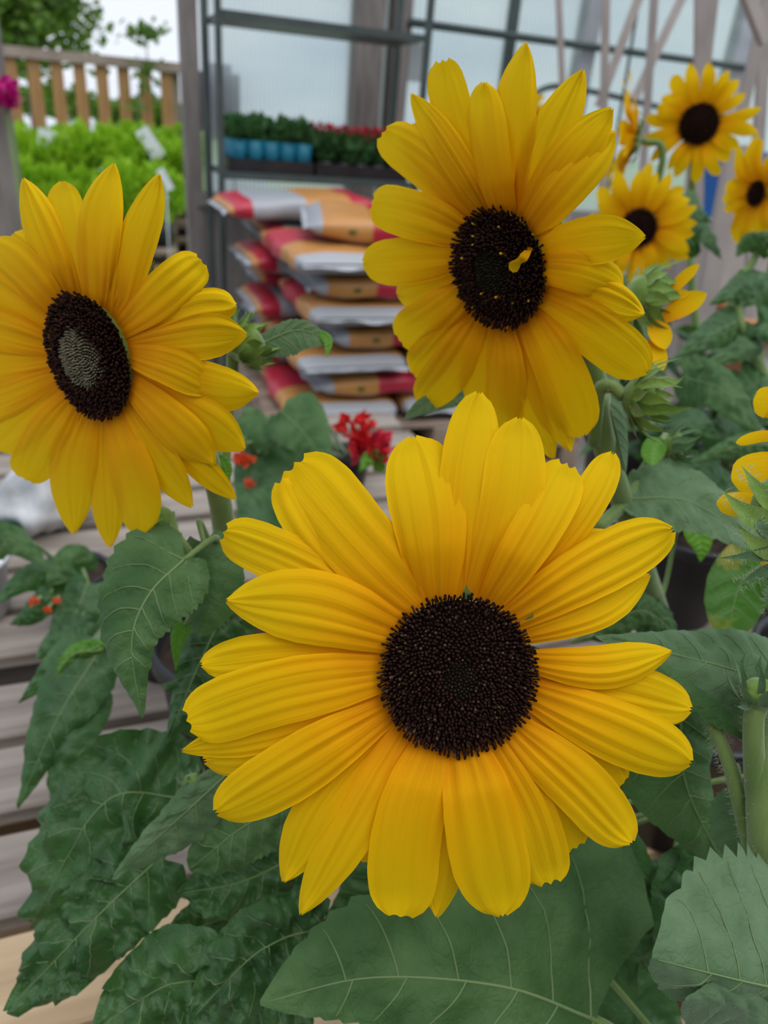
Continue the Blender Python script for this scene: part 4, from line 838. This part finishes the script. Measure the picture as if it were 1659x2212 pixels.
for q, (pts, wl, wr) in enumerate([([(1250, 1850, .52), (1350, 1930, .50), (1420, 2060, .49)], 90, 100), ([(1450, 1880, .50), (1440, 2000, .49), (1380, 2150, .48)], 90, 90), ([(1500, 1850, .47), (1450, 1960, .46), (1440, 2110, .46)], 80, 60), ([(1300, 2150, .50), (1400, 2180, .49), (1480, 2260, .48)], 90, 90), ([(1560, 1800, .46), (1500, 1900, .46), (1400, 1950, .46)], 90, 70), ([(1250, 2080, .55), (1380, 2080, .55), (1500, 2150, .55)], 120, 120)]):
    pleaf(pA, pts, wl, wr, 0, 0, m=LD, relief=.003, crink=.004, seed=40+q, nu=36, nv=10, veins=False)
# ---- small-leaved red plant and other foliage at the left of the pallets
def bushy(name, label, a, b, leaves, blossoms, potr=.045, cat='potted plant', m=LD):
    ft = foot(a, b); t = thing(name, label, cat, ft); pot(t, ft, potr, .08)
    for k, (pts, wl, wr, mm) in enumerate(leaves): pleaf(t, pts, wl, wr, .01, .01, m=mm, prof=LROUND if k % 2 else LPROF, relief=.003, crink=.005, seed=60+k, nu=36, nv=10, veins=(k % 3 == 0))
    top = ft + ZZ*.075
    for k, (pts, wl, wr, mm) in enumerate(leaves):
        b0 = P(*pts[0]); stem([top*.9+b0*.1+ZZ*.0, (top+b0)/2+ZZ*.03, b0], .003, .002, t, name='stalk', n=6)
    for (px, py, d, r, mm) in blossoms:
        c = P(px, py, d); me = leafcloud('blossom', mm, 60, r, r, r*.8, r*.9, int(px), 0, .3); o = link(me, 'blossom', t); o.location = c - ft
        stem([top, (top+c)/2, c], .003, .002, t, name='stalk', n=6)
    return t
bushy('potted_dahlia', 'dark-leaved bedding plant with orange-red flecks beside the drooping heart-shaped leaf', -.07, .93,
      [([(-70, 1180, .80), (20, 1165, .78), (108, 1232, .76)], 40, 50, LG), ([(180, 1240, .84), (150, 1215, .82), (100, 1260, .80)], 40, 40, LG), ([(150, 1260, .82), (60, 1250, .80), (-20, 1310, .78)], 40, 40, LD),
       ([(190, 1260, .80), (160, 1330, .78), (110, 1390, .76)], 60, 50, LD), ([(110, 1280, .80), (60, 1330, .79), (20, 1350, .79)], 30, 30, LD), ([(180, 1330, .78), (140, 1380, .76), (80, 1420, .76)], 40, 40, LD)],
      [(75, 1300, .77, .004, ORNG), (102, 1318, .77, .003, ORNG), (122, 1298, .78, .003, ORNG)])
bushy('potted_nicotiana', 'bedding plant with long dark torn leaves hanging over the pallet boards', .035, .79,
      [([(205, 1420, .60), (120, 1560, .57), (38, 1748, .56)], 65, 85, LD), ([(200, 1500, .60), (150, 1600, .57), (110, 1725, .56)], 50, 50, LD), ([(190, 1400, .66), (130, 1430, .64), (40, 1520, .62)], 55, 50, LD),
       ([(215, 1405, .60), (150, 1420, .59), (85, 1520, .585)], 22, 22, LB), ([(240, 1380, .62), (190, 1420, .61), (150, 1470, .60)], 30, 30, LP)], [])
bushy('potted_red_celosia', 'red plumed flower among grey-green leaves in front of the soil bags', .42, 1.25,
      [([(610, 890, .95), (660, 940, .92), (720, 1030, .90)], 75, 60, LG), ([(520, 900, 1.0), (555, 935, .98), (600, 960, .96)], 40, 40, LG), ([(560, 980, 1.0), (540, 1050, .98), (520, 1150, .95)], 50, 50, LD),
       ([(650, 980, 1.0), (590, 1060, .98), (540, 1180, .95)], 60, 60, LD), ([(830, 1000, 1.0), (800, 990, .98), (775, 1020, .97)], 25, 25, LB), ([(600, 1080, .95), (560, 1120, .92), (500, 1180, .9)], 50, 50, LD), ([(520, 960, .95), (495, 940, .95), (475, 920, .94)], 20, 20, LP)],
      [(772, 925, 1.0, .018, REDF), (785, 958, 1.0, .016, REDF), (805, 960, 1.0, .020, CRIMS), (790, 985, 1.0, .016, CRIMS), (815, 985, 1.0, .012, REDF), (526, 994, .98, .010, ORNG), (540, 1045, .98, .006, ORNG)])
# ---- distant sunflowers on the right
def far_flower(label, c, d, n, r, L, N, ft, seed, leaves=(), wid=.020, lean=.12, curl=.18, back=0.0):
    t = thing('sunflower', label, 'sunflower', ft); pot(t, V(ft), .08, .15); O = P(c[0], c[1], d); n = n.normalized()
    h = disc_head(O, n, r, t); florets(O, n, r, t, h, 350, .25, .0, seed=seed, hgt=.003)
    x = n.orthogonal().normalized(); y = n.cross(x); rr = random.Random(seed)
    for k in range(N):
        a = 2*PI*(k+rr.uniform(-.3, .3))/N; e = x*math.cos(a)+y*math.sin(a); free_petal(O - n*.002*(k % 3), n, e, r, L*rr.uniform(.82, 1.15), wid*rr.uniform(.8, 1.2), t, h, lean+rr.uniform(-.15, .15), curl, seed*50+k)
    bract_ring(O - n*.01, n, r*.9, t, h, 12, .03, .012, .9, .3, seed=seed, back=.002)
    k0 = O - n*.016
    stem([k0, k0 - n*.04 - ZZ*.03, V(ft)*.35 + k0*.65 - ZZ*.03 + FW*.02, V(ft) + ZZ*.13], .005, .008, t)
    for q, (pts, wl, wr, mm) in enumerate(leaves): pleaf(t, pts, wl, wr, .01, .01, m=mm, relief=.003, crink=.004, seed=seed*7+q, nu=36, nv=10, veins=(q % 2 == 0))
    for q in range(7):
        u = .25+.09*q; cl = spline([V(ft)+ZZ*.13, V(ft)*.35 + k0*.65 - ZZ*.03 + FW*.02]); b = cl(u)
        wleaf(t, b, q*2.4+seed, rr.uniform(.11, .15), rr.uniform(.08, .11), .35, .35, .2, m=rr.choice([LD, LG, LD]), seed=seed*9+q, relief=.003, crink=.004, nu=30, nv=10, veins=False)
    return t
cm = lambda px, py: -ray(px, py).normalized()
far_flower('distant sunflower facing outward with a wide round brown disc, in front of the pale struts', (1510, 268), 1.22, cm(1510, 268)+UP*.05, .030, .056, 19, W(1.06, .95, SLAB), 3,
           [([(1480, 420, 1.2), (1500, 455, 1.18), (1540, 480, 1.17)], 30, 34, LD), ([(1470, 530, 1.15), (1520, 500, 1.13), (1560, 560, 1.12)], 30, 40, LD)])
far_flower('distant sunflower with a full ruff of petals half hidden behind the tall sunflower', (1380, 492), 1.0, cm(1380, 492)+RT*-.35, .0235, .052, 26, W(.80, .74, SLAB), 4, wid=.018)
far_flower('distant sunflower seen edge-on beside the pale braces', (1366, 302), 1.25, RT*-1-cm(1350, 300)*.30+UP*.05, .024, .066, 22, W(.93, 1.08, SLAB), 5, wid=.028, lean=.30, curl=.0)
far_flower('distant ragged sunflower with a small dark eye turned to the side', (1634, 418), 1.05, cm(1640, 412)*.35+RT*-.85, .015, .062, 20, W(.98, .68, SLAB), 6,
           [([(1659, 520, 1.05), (1620, 525, 1.04), (1590, 555, 1.03)], 24, 28, LG), ([(1690, 640, 1.0), (1630, 630, .98), (1560, 680, .97)], 40, 50, LD)])
far_flower('far small sunflower peeping out behind the tall sunflower', (1146, 250), 1.9, cm(1146, 250)*.3+RT*-.6, .020, .040, 16, W(1.12, 1.17, SLAB), 7)
# mid-ground leaves on the right belong to a plant with no open flower
ft = W(.72, .42, SLAB); pE = thing('sunflower', 'sunflower plant without open flowers, all broad leaves, behind the shaggy bud', 'sunflower', ft); pot(pE, ft, .085, .17)
stem([ft+ZZ*.14, ft+ZZ*.25+E1*.01, P(1600, 700, .86), P(1636, 545, .86)], .008, .004, pE)
for q, (pts, wl, wr, mm) in enumerate([([(1600, 690, .86), (1540, 720, .82), (1450, 780, .80)], 45, 40, LD), ([(1600, 720, .86), (1620, 745, .82), (1500, 800, .78)], 40, 40, LG), ([(1480, 815, .80), (1570, 850, .76), (1655, 965, .74)], 60, 55, LG),
       ([(1640, 600, .86), (1600, 620, .84), (1530, 660, .83)], 35, 35, LD), ([(1659, 960, .74), (1590, 965, .72), (1490, 1000, .72)], 35, 30, LG), ([(1640, 690, .85), (1660, 700, .82), (1700, 760, .80)], 40, 50, LD), ([(1640, 545, .86), (1650, 520, .84), (1690, 500, .83)], 35, 35, LG),
       ([(1620, 900, .80), (1560, 940, .78), (1480, 920, .78)], 45, 50, LD), ([(1600, 800, .85), (1640, 850, .82), (1690, 900, .80)], 50, 50, LD), ([(1560, 1010, .80), (1530, 1030, .78), (1500, 1060, .78)], 60, 60, LD), ([(1600, 1050, .80), (1560, 1100, .78), (1500, 1100, .78)], 50, 50, LD)]):
    pleaf(pE, pts, wl, wr, .01, .01, m=mm, relief=.003, crink=.004, seed=80+q, nu=40, nv=12, veins=(q % 2 == 0))
# ---- small things on the left of the pallets
c = PZ(95, 1110, SLAB+.02); t = thing('film_bundle', 'crumpled grey and white plastic film bundle on the far pallet', 'plastic film', (c.x, c.y, SLAB))
mb = MB()
def blob(u, v):
    a = v*2*PI; q = u*PI; r = .075*(1+.35*noise.noise(V((math.cos(a)*2.2, math.sin(a)*2.2, u*5)))); return V((r*math.sin(q)*math.cos(a)*.9, r*math.sin(q)*math.sin(a), max(0, .05 - .055*math.cos(q)*(1+.5*noise.noise(V((a, u*4, 1)))))))
mb.grid(blob, 22, 30, True); mb.build('film', GREYB, None, t)
c = PZ(-62, 1160, SLAB+.01); mb = MB(); rg = .062; mb.tube([V((rg*math.cos(k*PI/14), rg*math.sin(k*PI/14), .009+.009*(k//28)+.0003*(k % 28))) for k in range(70)], .0085, 8)
o = mb.build('garden_hose', HOSE); o.location = (c.x, c.y, SLAB); tag(o, 'coil of teal garden hose lying on the pallet boards', 'hose')
c = PZ(-20, 1290, SLAB+.03); t = thing('white_tub', 'white plastic tub standing on the weathered pallet boards', 'tub', (c.x-.03, c.y, SLAB))
mb = MB(); mb.lathe([(.001, 0), (.045, 0), (.055, .085), (.060, .086), (.060, .094), (.052, .094), (.050, .012), (.001, .012)], n=28); mb.build('tub', WHITEP, None, t)
